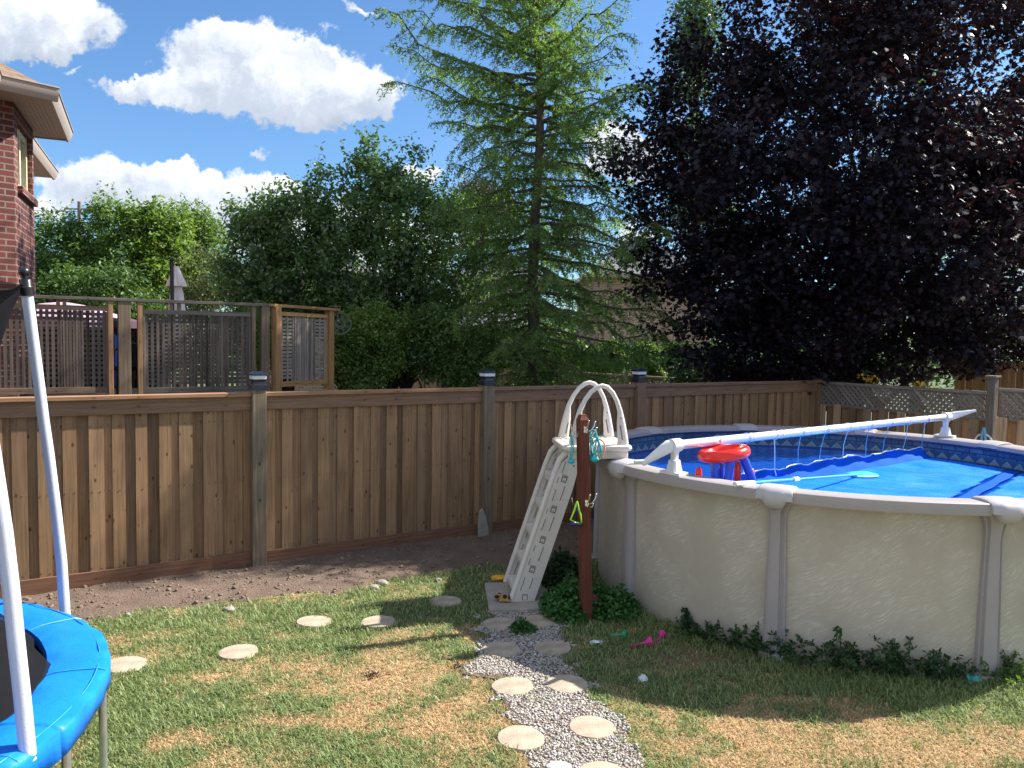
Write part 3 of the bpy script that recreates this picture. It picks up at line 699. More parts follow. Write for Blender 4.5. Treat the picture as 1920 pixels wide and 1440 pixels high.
# right fence with lattice top
C0 = F(FS['f']+.10, 0.); RU = unit((.528, -.849, 0)); RN = np.array([-RU[1], RU[0], 0.])*-1.   # normal toward the yard
RN = np.array([-.849, -.528, 0.])
def Rf(s, off=0., z=0.): return C0+RU*s+RN*off+np.array([0, 0, z])
def clip_seg(p, d, x0, x1, y0, y1):
    t0, t1 = -1e9, 1e9
    for a, v, lo, hi in ((p[0], d[0], x0, x1), (p[1], d[1], y0, y1)):
        ta, tb = (lo-a)/v, (hi-a)/v; t0 = max(t0, min(ta, tb)); t1 = min(t1, max(ta, tb))
    return (t0, t1) if t1-t0 > .03 else None
def diag_lattice(mb, Pf, u, nrm, s0, s1, z0, z1, sp=.060, wd=.040, th=.006):
    for k, sg in ((0, 1), (1, -1)):
        d = np.array([1, sg])/math.sqrt(2); L = (s1-s0)+(z1-z0); m_ = int(L/(sp*1.414))+2
        for i in range(m_):
            x = s0-(z1-z0)+i*sp*1.414+.01 if sg > 0 else s0+i*sp*1.414; p = np.array([x, z0])
            if sg < 0: p = np.array([x, z0])
            r = clip_seg(p, d, s0, s1, z0, z1) if sg > 0 else clip_seg(np.array([s0+i*sp*1.414, z0]), d, s0, s1, z0, z1)
            if not r: continue
            a = p+d*r[0]; b_ = p+d*r[1]; off = (k-.5)*th*2.1
            mb.beam(Pf(a[0], off, a[1]), Pf(b_[0], off, b_[1]), th, wd, up=np.cross(u*d[0]+np.array([0, 0, d[1]]), nrm))
rf = thing('lattice_top_fence', C0, 'weathered board fence with diagonal lattice top behind the right side of the pool', 'fence')
bays = [(.0, 2.58, 1.765, 1.42), (2.72, 5.2, 1.82, 1.44), (5.34, 7.9, 1.82, 1.44), (8.04, 10.5, 1.82, 1.44)]
for n, (s0, s1, zt, zl) in enumerate(bays):
    mb = MB(); diag_lattice(mb, lambda s, o, z: Rf(s, o-.0, z), RU, RN, s0+.03, s1-.03, zl, zt-.03); mb.build('lattice', 'lattice_gray', rf)
    mb = MB(); mb.obox(Rf((s0+s1)/2, .0, zt-.015), (RU, RN, Z_), ((s1-s0)/2, .03, .02)); mb.obox(Rf((s0+s1)/2, .0, zl-.02), (RU, RN, Z_), ((s1-s0)/2, .018, .022)); mb.build('rail', 'gray_wood', rf)
    mb = MB(); s = s0
    while s < s1-.04:
        wd = min(.105+.05*rng.random(), s1-s); mb.obox(Rf(s+wd/2, .032, (zl+.03)/2-(.05*rng.random())), (RU, RN, Z_), (wd/2-.002, .009, (zl+.0)/2)); s += wd
        g = min(.10+.05*rng.random(), s1-s)
        if g > .02: mb.obox(Rf(s+g/2, -.03, zl/2-.015), (RU, RN, Z_), (g/2+.02, .009, zl/2-.012), mi=1)
        s += g
    mb.build('board_panel', ['tan_board', 'fence_wood_back'], rf)
for s, h in ((2.65, 1.96), (5.27, 1.96), (7.97, 1.96), (10.57, 1.96)):
    mb = MB(); mb.obox(Rf(s, .01, h/2), (RU, RN, Z_), (.05, .05, h/2)); mb.obox(Rf(s, .01, h+.012), (RU, RN, Z_), (.07, .07, .012)); mb.build('post', 'gray_wood', rf, bevel=.004)
# dive ring and blue strap on that fence post
q = Rf(2.60, .075, 1.10); t = thing('hanging_ring', q, 'white ring with a blue strap hanging on the lattice fence post', 'ring')
mb = MB(); mb.tube([q+RU*.105*math.cos(a)+np.array([0, 0, .105*math.sin(a)]) for a in np.linspace(0, 6.283, 28, endpoint=False)], .013, 8, closed=True); mb.build('ring', 'white_plastic', t, smooth=60)
mb = MB(); mb.tube([q+np.array([0, 0, .19]), q+np.array([0, 0, .10])+RU*.02, q+RU*.03, q-np.array([0, 0, .06])+RU*.01, q+RU*-.03-np.array([0, 0, .02]), q+np.array([0, 0, .1])-RU*.02, q+np.array([0, 0, .19])], .022, 6); mb.build('strap', 'strap_blue', t, smooth=60)
# neighbour fences beyond
def simple_fence(a, b_, h, label, mat, lat=None, group=None, name='board_fence', latmat=None):
    a = np.array([a[0], a[1], 0.]); b_ = np.array([b_[0], b_[1], 0.]); u = unit(b_-a); nn = np.array([u[1], -u[0], 0.]); L = np.linalg.norm(b_-a)
    if nn[1] > 0: nn = -nn
    t = thing(name, a, label, 'fence', group); Pf = lambda s, o, z: a+u*s+nn*o+np.array([0, 0, z]); zt = h-(lat or 0)
    mb = MB(); s = 0
    while s < L: mb.obox(Pf(s+.07, rng.random()*.01, zt/2), (u, nn, Z_), (.066, .009, zt/2)); s += .14
    mb.build('board_panel', mat, t)
    if lat:
        mb = MB(); diag_lattice(mb, Pf, u, nn, 0, L, zt, h, sp=.10, wd=.036); mb.build('lattice', latmat, t)
    mb = MB(); mb.obox(Pf(L/2, 0, h+.02), (u, nn, Z_), (L/2, .045, .02))
    if lat: mb.obox(Pf(L/2, 0.03, zt), (u, nn, Z_), (L/2, .02, .03))
    mb.build('rail', latmat or mat, t)
    s = 0.
    while s <= L+.01:
        mb = MB(); mb.obox(Pf(min(s, L), .03, (h+.12)/2), (u, nn, Z_), (.045, .045, (h+.12)/2)); mb.build('post', latmat or mat, t); s += 2.45
    return t
a, b_ = A(1040, 700, 19.2), A(1352, 718, 15.4)
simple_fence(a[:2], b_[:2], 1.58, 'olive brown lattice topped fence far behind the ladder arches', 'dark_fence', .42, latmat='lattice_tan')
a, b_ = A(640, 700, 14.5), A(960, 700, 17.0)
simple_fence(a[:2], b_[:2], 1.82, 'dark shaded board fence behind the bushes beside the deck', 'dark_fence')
a, b_ = A(1800, 680, 15.4), A(2150, 680, 12.5)
simple_fence(a[:2], b_[:2], 2.05, 'tall orange tan board fence beyond the lattice fence at the right edge', 'tan_fence')
a, b_ = A(-60, 700, 14.6), A(285, 700, 16.0)
simple_fence(a[:2], b_[:2], 2.45, 'sunlit tan lattice topped fence seen through the deck screens', 'tan_fence', .5, latmat='tan_fence')

# ================================================================== POOL
pool = thing('above_ground_pool', (PC[0], PC[1], 0), 'round above ground pool with beige swirl wall and grey posts', 'pool')
def cyl(a, r, z): return np.array([PC[0]+r*math.cos(a), PC[1]+r*math.sin(a), z])
mb = MB(); n = 180
for i in range(n):
    a0, a1 = 2*math.pi*i/n, 2*math.pi*(i+1)/n
    mb.add([cyl(a0, RW, 0), cyl(a1, RW, 0), cyl(a1, RW, 1.245), cyl(a0, RW, 1.245)], [(0, 1, 2, 3)], [[(a0*RW, 0), (a1*RW, 0), (a1*RW, 1.245), (a0*RW, 1.245)]])
mb.build('wall', 'pool_wall', pool, smooth=30)
mb = MB(); r = RW-.035
for i in range(n):
    a0, a1 = 2*math.pi*i/n, 2*math.pi*(i+1)/n
    mb.add([cyl(a0, r, .04), cyl(a1, r, .04), cyl(a1, r, 1.25), cyl(a0, r, 1.25)], [(0, 3, 2, 1)], [[(a0*r, .04), (a0*r, 1.25), (a1*r, 1.25), (a1*r, .04)]])
mb.add([cyl(2*math.pi*i/n, r, .04) for i in range(n)], [tuple(range(n))])
mb.build('liner', 'liner', pool, smooth=30)
step = 2*math.pi/PN
for i in range(PN):
    a = PH+i*step
    # rail
    prof = [(2.225, 1.235), (2.225, 1.274), (2.235, 1.281), (2.34, 1.288), (2.452, 1.290), (2.462, 1.284), (2.468, 1.215), (2.464, 1.205), (2.44, 1.21), (2.435, 1.24)]
    mb = MB(); mb.loft([[cyl(q, rr, zz) for rr, zz in prof] for q in np.linspace(a+.05, a+step-.05, 13)]); mb.build('top_rail', 'resin_gray', pool, smooth=32)
    # cap
    prof = [(2.21, 1.245), (2.215, 1.285), (2.25, 1.302), (2.34, 1.315), (2.42, 1.312), (2.475, 1.297), (2.50, 1.265), (2.503, 1.225), (2.485, 1.175), (2.46, 1.150), (2.43, 1.155), (2.42, 1.24)]
    cx_, cz_ = 2.36, 1.25; mb = MB(); rings = []
    for q in np.linspace(-1, 1, 15):
        w_ = (1-abs(q)**4.5)**.5 if abs(q) < 1 else 0
        sc_ = .86+.14*w_; lob = max(0., 1-(q/.62)**4)**.5 if abs(q) < .62 else 0
        ring = []
        for rr, zz in prof:
            z2 = cz_+(zz-cz_)*sc_; r2 = cx_+(rr-cx_)*(.93+.07*w_)
            if zz < 1.24 and rr > 2.42: z2 = 1.222-(1.222-zz)*lob; r2 = r2+.008*lob
            if rr > 2.47: r2 += .012*lob
            ring.append(cyl(a+q*.052, r2, z2))
        rings.append(ring)
    mb.loft(rings); mb.build('rail_cap', 'resin_cap', pool, smooth=50)
    # upright
    er = unit((math.cos(a), math.sin(a), 0)); et = np.array([-er[1], er[0], 0.]); mb = MB(); rings = []
    for z in (0., .1, .5, .85, 1.02, 1.09, 1.14, 1.175, 1.21):
        w_ = np.interp(z, [0, .5, 1.02, 1.09, 1.14, 1.175, 1.21], [.082, .074, .060, .064, .078, .098, .104])
        d_ = np.interp(z, [0, 1.02, 1.21], [.075, .062, .10])
        sec = [(-w_, -.02), (-w_, d_*.45), (-w_*.80, d_*.5), (-w_*.76, d_*.9), (-w_*.6, d_), (w_*.42, d_), (w_*.50, d_*.82), (w_*.62, d_*.82), (w_*.70, d_*.96), (w_*.84, d_*.5), (w_, d_*.45), (w_, -.02)]
        rings.append([np.array([PC[0], PC[1], z])+er*(RW+y)+et*x for x, y in sec])
    mb.loft(rings); mb.build('upright', 'resin_gray', pool, smooth=38)
    mb = MB(); mb.obox(np.array([PC[0], PC[1], .025])+er*(RW+.03), (et, er, Z_), (.095, .075, .03)); mb.build('foot', 'resin_gray', pool, bevel=.01)
# water surface
mb = MB(); k = 96; r = RW-.036
mb.add([cyl(2*math.pi*i/k, r, 1.035) for i in range(k)], [tuple(range(k))]); tag(mb.build('pool_water', 'water'), kind='structure')
# reel
f1 = G(1264, 889, 1.29); f2 = G(1772, 819, 1.29)
f1[2] = f2[2] = 1.29; ru = unit(f2-f1); rn_ = np.array([ru[1], -ru[0], 0.])   # toward the camera
WZ = 1.045
# blanket sheets floating on the water
def sheet(name, test, mat, z, label, root=None):
    n1_ = 110; xs_ = np.linspace(-r, r, n1_); XX, YY = np.meshgrid(xs_, xs_)
    P_ = np.stack([XX+PC[0], YY+PC[1]], -1); rad = np.hypot(XX, YY); d = (P_-f1[:2]) @ rn_[:2]; s_ = (P_-f1[:2]) @ ru[:2]
    ok = (rad < r-.05-.03*fbm(XX*3+9, YY*3, 5)) & test(d+.03*(fbm(s_*2.2, d*0+3, 2)-.5), s_)
    ZZ = z+.010*fbm(XX*2.2, YY*2.2, 4)+.006*fbm(XX*7, YY*7, 14)
    ii_ = (np.arange(n1_-1)[:, None]*n1_+np.arange(n1_-1)).ravel(); ff = np.stack([ii_, ii_+1, ii_+1+n1_, ii_+n1_], 1); kp = ok.ravel()[ff].all(1)
    ff = ff[kp]; used, inv = np.unique(ff, return_inverse=True); vv_ = np.stack([P_[..., 0], P_[..., 1], ZZ], -1).reshape(-1, 3)[used]
    return rawmesh(name, vv_, inv.reshape(-1, 4), 4, mat, root, smooth=True)
bl = thing('solar_blanket', (PC[0], PC[1], 1.035), 'bright blue bubble solar blanket floating on the pool, its edge pulled up toward the reel', 'pool cover')
DF = -.10     # distance of the raised edge from the reel line
DD = lambda d, s: d+.172*(s-2.0)
sheet('main_sheet', lambda d, s: (d > DF-.02) & (DD(d, s) < 1.24), 'solar_blue', WZ, '', bl)
sheet('far_sheet', lambda d, s: (DD(d, s) > 1.38), 'solar_blue', WZ, '', bl)
sheet('back_sheet', lambda d, s: (d < DF-.05) & (d > -.75+.16*s), 'solar_deep', WZ-.006, '', bl)
# raised flap
mb = MB(); cols_ = 90; L = np.linalg.norm(f2-f1); sa = np.linspace(.62, L-.22, cols_); top = []; lo = []
for s in sa:
    n_ = float(fbm(np.array(s*2.1), np.array(1.), 7)); n2_ = float(fbm(np.array(s*6.), np.array(4.), 9))
    h = (.085+.075*n_)*min(1, (s-.55)*3)*min(1, (L-.18-s)*5+.35); lean = .05+.10*(n2_-.3)
    cb = f1+ru*s+rn_*(DF+.05+.04*n2_); lo.append(np.array([cb[0], cb[1], WZ+.004])); ct = f1+ru*s+rn_*(DF-lean+.02); top.append(np.array([ct[0], ct[1], WZ+h+.004*math.sin(s*41)+.006*math.sin(s*13+1)]))
mid = [(p+q)/2+rn_*.025*math.sin(i*.5) for i, (p, q) in enumerate(zip(lo, top))]
mb.loft([lo, mid, top, [q-rn_*.01+np.array([0, 0, -.004]) for q in top], [q-rn_*.012 for q in mid], [q-rn_*.02 for q in lo]], closed=False)
mb.build('raised_edge', 'solar_edge', bl, smooth=60)
mb = MB(); mb.tube([q+np.array([0, 0, .002]) for q in top], .006, 6); mb.build('edge_trim', 'strap_white', bl, smooth=60)
# the seam band at the far right
mb = MB(); pts = []
for k in range(31):
    s = .2+k*.18; q = f1+ru*s+rn_*(1.31-.172*(s-2.0))
    if math.hypot(q[0]-PC[0], q[1]-PC[1]) < r-.04: pts.append(q)
mb.loft([[q-rn_*(.055+.01*math.sin(q[0]*9)) for q in pts], [q+rn_*(.05+.008*math.sin(q[0]*13)) for q in pts]], closed=False)
for v_i in range(len(mb.v)): mb.v[v_i] = (mb.v[v_i][0], mb.v[v_i][1], 1.052)
mb.build('seam_band', 'solar_edge', bl)
reel = thing('cover_reel', ((f1+f2)/2), 'white and aluminium solar cover reel spanning the pool', 'cover reel')
TZ = .235
t1, t2 = f1+np.array([0, 0, TZ]), f2+np.array([0, 0, TZ])
mb = MB(); mb.tube([t1+ru*.05, t2-ru*.05], .038, 20); mb.build('tube', 'aluminium', reel, smooth=50)
for k in range(1, 10):
    q = t1+ru*(.1+(L-.2)*k/10*.985); mb = MB(); mb.tube([q-ru*.010, q+ru*.010], .0405, 20); mb.build('tube_collar', 'strap_white', reel, smooth=50)
for f_, t_, sg in ((f1, t1, -1), (f2, t2, 1)):
    mb = MB(); mb.obox(f_+np.array([0, 0, .012]), (ru, rn_, Z_), (.06, .10, .011))
    rings = []
    for z, a_, c_ in ((.02, .055, .055), (.07, .045, .045), (.115, .038, .038), (.12, .024, .026), (.165, .026, .026), (.21, .04, .04)):
        rings.append([f_+np.array([0, 0, z])+ru*x*a_+rn_*y*c_ for x, y in ((-1, -.7), (-.7, -1), (.7, -1), (1, -.7), (1, .7), (.7, 1), (-.7, 1), (-1, .7))])
    mb.loft(rings); mb.build('stand', 'white_plastic', reel, smooth=40)
    mb = MB(); mb.tube([t_-ru*.05, t_+ru*.05], .054, 20); mb.build('hub', 'white_plastic', reel, smooth=50)
    # crank handle
    hb = t_+ru*sg*.062; d_ = unit(V(-.85, -.15, -.55)) if sg < 0 else unit(V(1, -.05, .26))
    e_ = hb+d_*.25; mb = MB(); pr = unit(np.cross(d_, (.2, 1, 0))); ax3 = np.cross(d_, pr)
    rings = []
    for k_, (q_, w_, h_) in enumerate(((-.03, .03, .02), (0, .052, .024), (.08, .045, .022), (.20, .028, .018), (.25, .024, .016), (.27, .016, .012))):
        c_ = hb+d_*q_; rings.append([c_+pr*w_*math.cos(a)+ax3*h_*math.sin(a) for a in np.linspace(0, 6.283, 14, endpoint=False)])
    mb.loft(rings)
    mb.tube([e_-d_*.02, e_+(V(-.08, .0, .005) if sg < 0 else d_*.07)], .017, 12); mb.build('crank_handle', 'white_plastic', reel, smooth=50)
for k in range(1, 11):
    s = .32+(L-.62)*(k-.5)/10; q = t1+ru*s; j = int(np.argmin(abs(sa-s-.20))); e_ = top[j] if s > .5 else f1+ru*(s+.16)-rn_*.1+np.array([0, 0, -.24])
    mb = MB(); p0 = q+np.array([0, 0, -.04]); md = (p0+e_)/2+rn_*.015*rng.normal()+ru*.02*rng.normal()
    for a_, b2 in ((p0, md), (md, e_), (e_, e_-np.array([0, 0, .06])+rn_*.02)): mb.beam(a_, b2, .014, .002, up=rn_)
    mb.tube([q+rn_*.0445*math.cos(a)+np.array([0, 0, .0445*math.sin(a)]) for a in np.linspace(0, 6.283, 18, endpoint=False)], .0035, 5, closed=True)
    mb.build('strap', 'strap_blue' if k % 3 else 'strap_white', reel)
# floating basketball hoop
hc = A(1357, 850, 6.36); ringc = hc.copy(); hc = np.array([hc[0], hc[1], WZ-.01])
hoop = thing('pool_basketball_hoop', hc, 'inflatable basketball hoop with red ring on blue legs floating in the pool', 'pool toy')
mb = MB(); tlt = unit((-.16, .02, 1)); e1 = unit(np.cross((0, 1, 0), tlt)); e2 = np.cross(tlt, e1)
mb.tube([ringc+e1*.165*math.cos(a)+e2*.165*math.sin(a) for a in np.linspace(0, 6.283, 36, endpoint=False)], .050, 14, closed=True); mb.build('ring', 'float_red', hoop, smooth=60)
for k, (ta, ba) in enumerate(((-2.3, -2.2), (-1.45, -1.7), (-.25, -.35), (1.5, 1.4))):
    tp = ringc+e1*.15*math.cos(ta)+e2*.15*math.sin(ta)-np.array([0, 0, .03]); bp = hc+np.array([(.15 if k != 2 else .33)*math.cos(ba), (.15)*math.sin(ba), .0])
    mb = MB(); mb.tube([tp+(bp-tp)*q for q in (0, .12, .5, .9, 1)], [.028, .036, .036, .034, .03], 12); mb.build('leg', 'float_blue', hoop, smooth=60)
mb = MB(); ba = [hc+np.array([.16*math.cos(a), .13*math.sin(a), .015]) for a in np.linspace(0, 6.283, 24, endpoint=False)]; mb.tube(ba, .035, 10, closed=True); mb.build('float_base', 'float_blue', hoop, smooth=60)
for (x, y, h_) in ((1310, 886, .075), (1383, 876, .12), (1409, 888, .085)):
    q = A(x, y, 6.34); mb = MB(); mb.tube([(q[0], q[1], WZ-.01), (q[0], q[1], q[2]-.03), (q[0], q[1], q[2]+.025), (q[0], q[1], q[2]+.045)], [.028, .030, .024, .010], 12); mb.build('peg', 'float_red', hoop, smooth=60)
mb = MB(); nn_ = 12
for k in range(nn_):
    a0, a1, a2 = 6.283*k/nn_, 6.283*(k+.5)/nn_, 6.283*(k+1)/nn_
    f_ = lambda a, rr, dz: ringc+e1*rr*math.cos(a)+e2*rr*math.sin(a)-np.array([0, 0, dz])
    for p_, q_ in ((f_(a0, .135, .03), f_(a1, .115, .075)), (f_(a2, .135, .03), f_(a1, .115, .075)), (f_(a1, .115, .075), f_(a0, .095, .125)), (f_(a1, .115, .075), f_(a2, .095, .125))): mb.tube([p_, q_], .0028, 4)
mb.build('net', 'net_gray', hoop)
# skimmer pole resting on the near rail
g0 = G(1378, 908, 1.315); g0[2] = 1.315; e0 = G(1606, 892, WZ+.03); e0[2] = WZ+.04
sk = thing('skimmer_net', g0, 'blue telescopic skimmer pole with white grip lying from the near rail onto the blanket', 'pool skimmer'); d_ = e0-g0
mb = MB(); mb.tube([g0, g0+d_*.02, g0+d_*.12], [.018, .022, .019], 12); mb.build('grip', 'white_plastic', sk, smooth=50)
mb = MB(); mb.tube([g0+d_*.12, g0+d_*.42], .0145, 12); mb.tube([g0+d_*.42, e0], .012, 12); mb.build('pole', 'pole_blue', sk, smooth=50)
mb = MB(); mb.tube([g0+d_*.405, g0+d_*.445], .023, 12); mb.build('collar', 'white_plastic', sk, smooth=50)
du = unit((d_[0], d_[1], 0)); dn = np.array([du[1], -du[0], 0.]); mb = MB(); rings = []
for q_, w_ in ((-.02, .02), (.04, .08), (.12, .14), (.2, .15), (.27, .12), (.31, .04)):
    c_ = e0+du*q_; rings.append([np.array([c_[0], c_[1], WZ+.022])+dn*w_*math.cos(a)+np.array([0, 0, .016*math.sin(a)]) for a in np.linspace(0, 6.283, 12, endpoint=False)])
mb.loft(rings); mb.build('net_head', 'net_teal', sk, smooth=50)

# ================================================================== LADDER
LU = np.array([.985, .17, 0.]); LW = np.array([-.12, .993, 0.]); L0 = np.array([.03, 6.73, .048])
def Lp(s, w_, z): return L0+LU*s+LW*w_+np.array([0, 0, z-.048])
ld = thing('pool_ladder', L0, 'beige moulded A-frame pool ladder with two arched handrails beside the pool', 'ladder')
out = [(0, .05), (.19, .05), (.205, .10), (.535, 1.10), (.585, 1.30), (.60, 1.385), (.49, 1.385), (.425, 1.32), (.37, 1.20), (-.01, .09)]
for w_ in (.022, .50):
    mb = MB(); mb.prism(out, Lp(0, w_, 0)-np.array([0, 0, 0]), (LU, np.array([0, 0, 1.]), LW), .020)
    for k in range(len(mb.v)): mb.v[k] = (mb.v[k][0], mb.v[k][1], mb.v[k][2]-.048)
    # rounded front edge
    mb.tube([Lp(q, w_, z) for q, z in ((.0, .07), (.37, 1.20), (.415, 1.31), (.48, 1.375))], .027, 10)
    ed = lambda z: -.01+.342*(z-.09)            # front edge of the rail at height z
    def slit(s_, z0_, z1_, wd_=.0075, mi_=1): mb.beam(Lp(ed(z0_)+s_, w_-.0205, z0_), Lp(ed(z1_)+s_, w_-.0205, z1_), .004, wd_, up=np.cross(LU, (0, 0, 1)), mi=mi_)
    for z in (.335, .595, .865, 1.135):
        c_ = Lp(ed(z)+.105, w_-.0205, z); tl_ = unit(LU*.30+np.array([0, 0, 1.])); tx_ = np.cross(tl_, LW)
        mb.obox(c_, (tx_, LW, tl_), (.026, .0015, .034), mi=2); mb.obox(c_-LW*.0015-tl_*.008, (tx_, LW, tl_), (.020, .0015, .021), mi=1)
        mb.obox(c_-LW*.003-tl_*.008, (tx_, LW, tl_), (.015, .0015, .016), mi=0); mb.obox(c_-LW*.0045-tl_*.014, (tx_, LW, tl_), (.007, .0012, .006), mi=2)
    mb.obox(Lp(.115, w_-.0205, .085), (LU, LW, Z_), (.024, .0015, .024), mi=1); mb.obox(Lp(.115, w_-.022, .083), (LU, LW, Z_), (.018, .0015, .020), mi=0)
    for z in (.205,): slit(.065, z-.06, z+.06); slit(.14, z-.045, z+.05)
    for z in (.465, .73, 1.0): slit(.135, z-.06, z+.07)
    for z in (.40, .52): slit(.055, z-.025, z+.03)
    for z in (.73, .99, 1.24): slit(.062, z-.05, z+.05, .022, 2); slit(.0625, z-.046, z+.046, .015, 0)
    slit(.05, 1.10, 1.15, .006); slit(.05, .83, .875, .006)
    mb.ball(Lp(ed(1.25)+.15, w_-.02, 1.25), .010, 8, 6, mi=2); mb.ball(Lp(ed(.42)+.13, w_-.02, .42), .009, 8, 6, mi=2)
    mb.build('side_rail', ['plastic_beige', 'plastic_slot', 'socket_gray'], ld, smooth=40)
for z in (.13, .37, .62, .87, 1.12):
    s_ = (z-.09)*.342+.08; mb = MB(); c_ = Lp(s_+.01, .262, z)
    mb.obox(c_, (LU, LW, Z_), (.085, .218, .014)); mb.obox(c_-LU*.075-np.array([0, 0, .022]), (LU, LW, Z_), (.011, .218, .030)); mb.build('step', 'plastic_beige', ld, bevel=.006)
mb = MB(); rings = []
for z, g_ in ((1.375, .0), (1.385, .022), (1.405, .03), (1.425, .024), (1.435, .008)):
    rr = []
    x0, x1, y0, y1 = .455-g_, 1.035+g_, -.03-g_, .55+g_; c_ = .05
    for cx_, cy_, a0 in ((x1-c_, y1-c_, 0), (x0+c_, y1-c_, 90), (x0+c_, y0+c_, 180), (x1-c_, y0+c_, 270)):
        for k in range(5): a = R(a0+k*22.5); rr.append(Lp(cx_+c_*math.cos(a), cy_+c_*math.sin(a), z))
    rings.append(rr)
mb.loft(rings)
for k in range(9): mb.obox(Lp(.50+k*.058, .26, 1.4365), (LU, LW, Z_), (.008, .25, .002))
mb.build('platform', 'plastic_beige', ld, smooth=40)
mb = MB(); mb.obox(Lp(.755, .26, 1.342), (LU, LW, Z_), (.275, .27, .036)); mb.obox(Lp(1.06, .35, 1.19), (LU, LW, Z_), (.03, .16, .15)); mb.build('platform_skirt', 'plastic_beige', ld, bevel=.012)
mb = MB(); mb.obox(Lp(.80, .26, 1.312), (LU, LW, Z_), (.09, .22, .016)); mb.build('rail_rest', 'plastic_slot', ld)
for w_ in (.0, .52):
    path = [(.37, 1.43), (.385, 1.50), (.415, 1.62), (.45, 1.73), (.50, 1.82), (.56, 1.895), (.62, 1.935), (.67, 1.948), (.72, 1.935), (.775, 1.885), (.82, 1.81), (.855, 1.72), (.885, 1.62), (.912, 1.50), (.925, 1.43)]
    ww = [.052, .048, .040, .023, .021, .021, .021, .021, .021, .021, .021, .024, .040, .048, .054]
    mb = MB(); rings = []
    P2 = [np.array((.505+(q[0]-.37)*.92, q[1]+.012)) for q in path]
    for i, q in enumerate(P2):
        t_ = P2[min(i+1, len(P2)-1)]-P2[max(i-1, 0)]; t_ = t_/np.linalg.norm(t_); nn_ = np.array([t_[1], -t_[0]]); inn = (ww[i]-.021)*(1)
        cc = q+nn_*inn*1.
        rings.append([Lp(cc[0]+nn_[0]*ww[i]*math.cos(a), w_+.020*math.sin(a), cc[1]+nn_[1]*ww[i]*math.cos(a)) for a in np.linspace(0, 6.283, 12, endpoint=False)])
    mb.loft(rings)
    for s_, z0, z1, ds in ((.555, 1.48, 1.58, .022), (.972, 1.48, 1.61, -.025)):
        mb.beam(Lp(s_, w_-.0205, z0), Lp(s_+ds, w_-.0205, z1), .008, .003, up=LW, mi=1)
    mb.ball(Lp(.955, w_-.021, 1.675), .007, 8, 6, mi=1)
    mb.build('handrail', ['plastic_beige', 'plastic_slot'], ld, smooth=50)
# cloth on the platform
def crumple(name, c, rx, ry, h, mat, label, cat, seed=1, group=None):
    n_ = 16; a = np.linspace(-1, 1, n_); XX, YY = np.meshgrid(a, a); rad = 1+.25*(fbm(np.arctan2(YY, XX)*2+seed, XX*0, seed)-.5)
    ZZ = h*(.25+1.2*fbm(XX*2.3+seed, YY*2.3, seed, 4))*np.clip(1.15-np.hypot(XX, YY)**2*.55, .1, 1); sx_ = XX*np.sqrt(1-.4*YY**2)*rad; sy_ = YY*np.sqrt(1-.4*XX**2)*rad
    vs = np.stack([c[0]+rx*sx_+h*.4*(fbm(XX*4, YY*4, 3)-.5), c[1]+ry*sy_, c[2]+ZZ], -1).reshape(-1, 3)
    bt = vs.copy(); bt[:, 2] = c[2]+.001; ii_ = (np.arange(n_-1)[:, None]*n_+np.arange(n_-1)).ravel(); ff = np.stack([ii_, ii_+1, ii_+1+n_, ii_+n_], 1)
    o = rawmesh(name, np.concatenate([vs, bt]), np.concatenate([ff, ff[:, ::-1]+n_*n_]), 4, mat, loc=(c[0], c[1], c[2]), smooth=True); tag(o, label, cat, group); return o
crumple('cloth', Lp(.68, .20, 1.440), .075, .06, .05, 'cloth_blue', 'crumpled light blue cloth lying on the ladder platform', 'cloth', 3)
# ================================================================== RED POST
PB = np.array([.655, 6.415, 0.]); PT = A(1092, 777, 6.415)
rp = thing('hook_post', PB, 'leaning red painted wooden post with coat hooks in front of the ladder', 'post')
yaw = R(20); e1 = np.array([math.cos(yaw), math.sin(yaw), 0]); e2 = np.array([-e1[1], e1[0], 0])
mb = MB(); rings = []
for t_, r_ in ((-.03, .042), (.965, .041), (.975, .041), (.992, .028), (1., .026)):
    c_ = PB+(PT-PB)*t_; rings.append([c_+(e1*x+e2*y)*r_ for x, y in ((-1, -1), (1, -1), (1, 1), (-1, 1))])
mb.loft(rings); mb.build('timber', 'red_post', rp, bevel=.004)
def hook(pos, out_, side):
    mb = MB(); z = np.array([0, 0, 1.])
    mb.obox(pos+out_*.004, (side, out_, z), (.012, .003, .026))
    mb.tube([pos+out_*.006, pos+out_*.035+z*.008, pos+out_*.062+z*.045, pos+out_*.070+z*.075], .0045, 7)
    mb.tube([pos+out_*.006-z*.014, pos+out_*.030-z*.028, pos+out_*.042-z*.016, pos+out_*.042-z*.002], .0045, 7)
    mb.ball(pos+out_*.071+z*.078, .008, 8, 6); mb.ball(pos+out_*.042, .006, 8, 6)
    return mb.build('hook', 'chrome', rp, smooth=50)
dP = PT-PB
for tz, fs_ in ((.93, ((-e2, e1), (e1, e2), (-e1, e2), (unit(e1-e2*.6), e2))), (.58, ((-e2, e1), (e1, e2), (-e1, e2)))):
    for k, (o_, s_) in enumerate(fs_): hook(PB+dP*(tz-.012*k)+o_*.041+s_*.0, o_, s_)
def loopy(c, side, rx, rz, r_, mb, fwd, ph=0., mi=0):
    mb.tube([c+side*rx*math.cos(a)+np.array([0, 0, rz*math.sin(a)])+fwd*.008*math.sin(2*a+ph) for a in np.linspace(0, 6.283, 26, endpoint=False)], r_, 7, closed=True, mi=mi)
q = PB+dP*.87+e1*.095-e2*.03; g = thing('swim_goggles', q, 'turquoise swim goggles strap looped over the top hook of the red post', 'swim goggles', 'goggles hanging on the red post')
mb = MB()
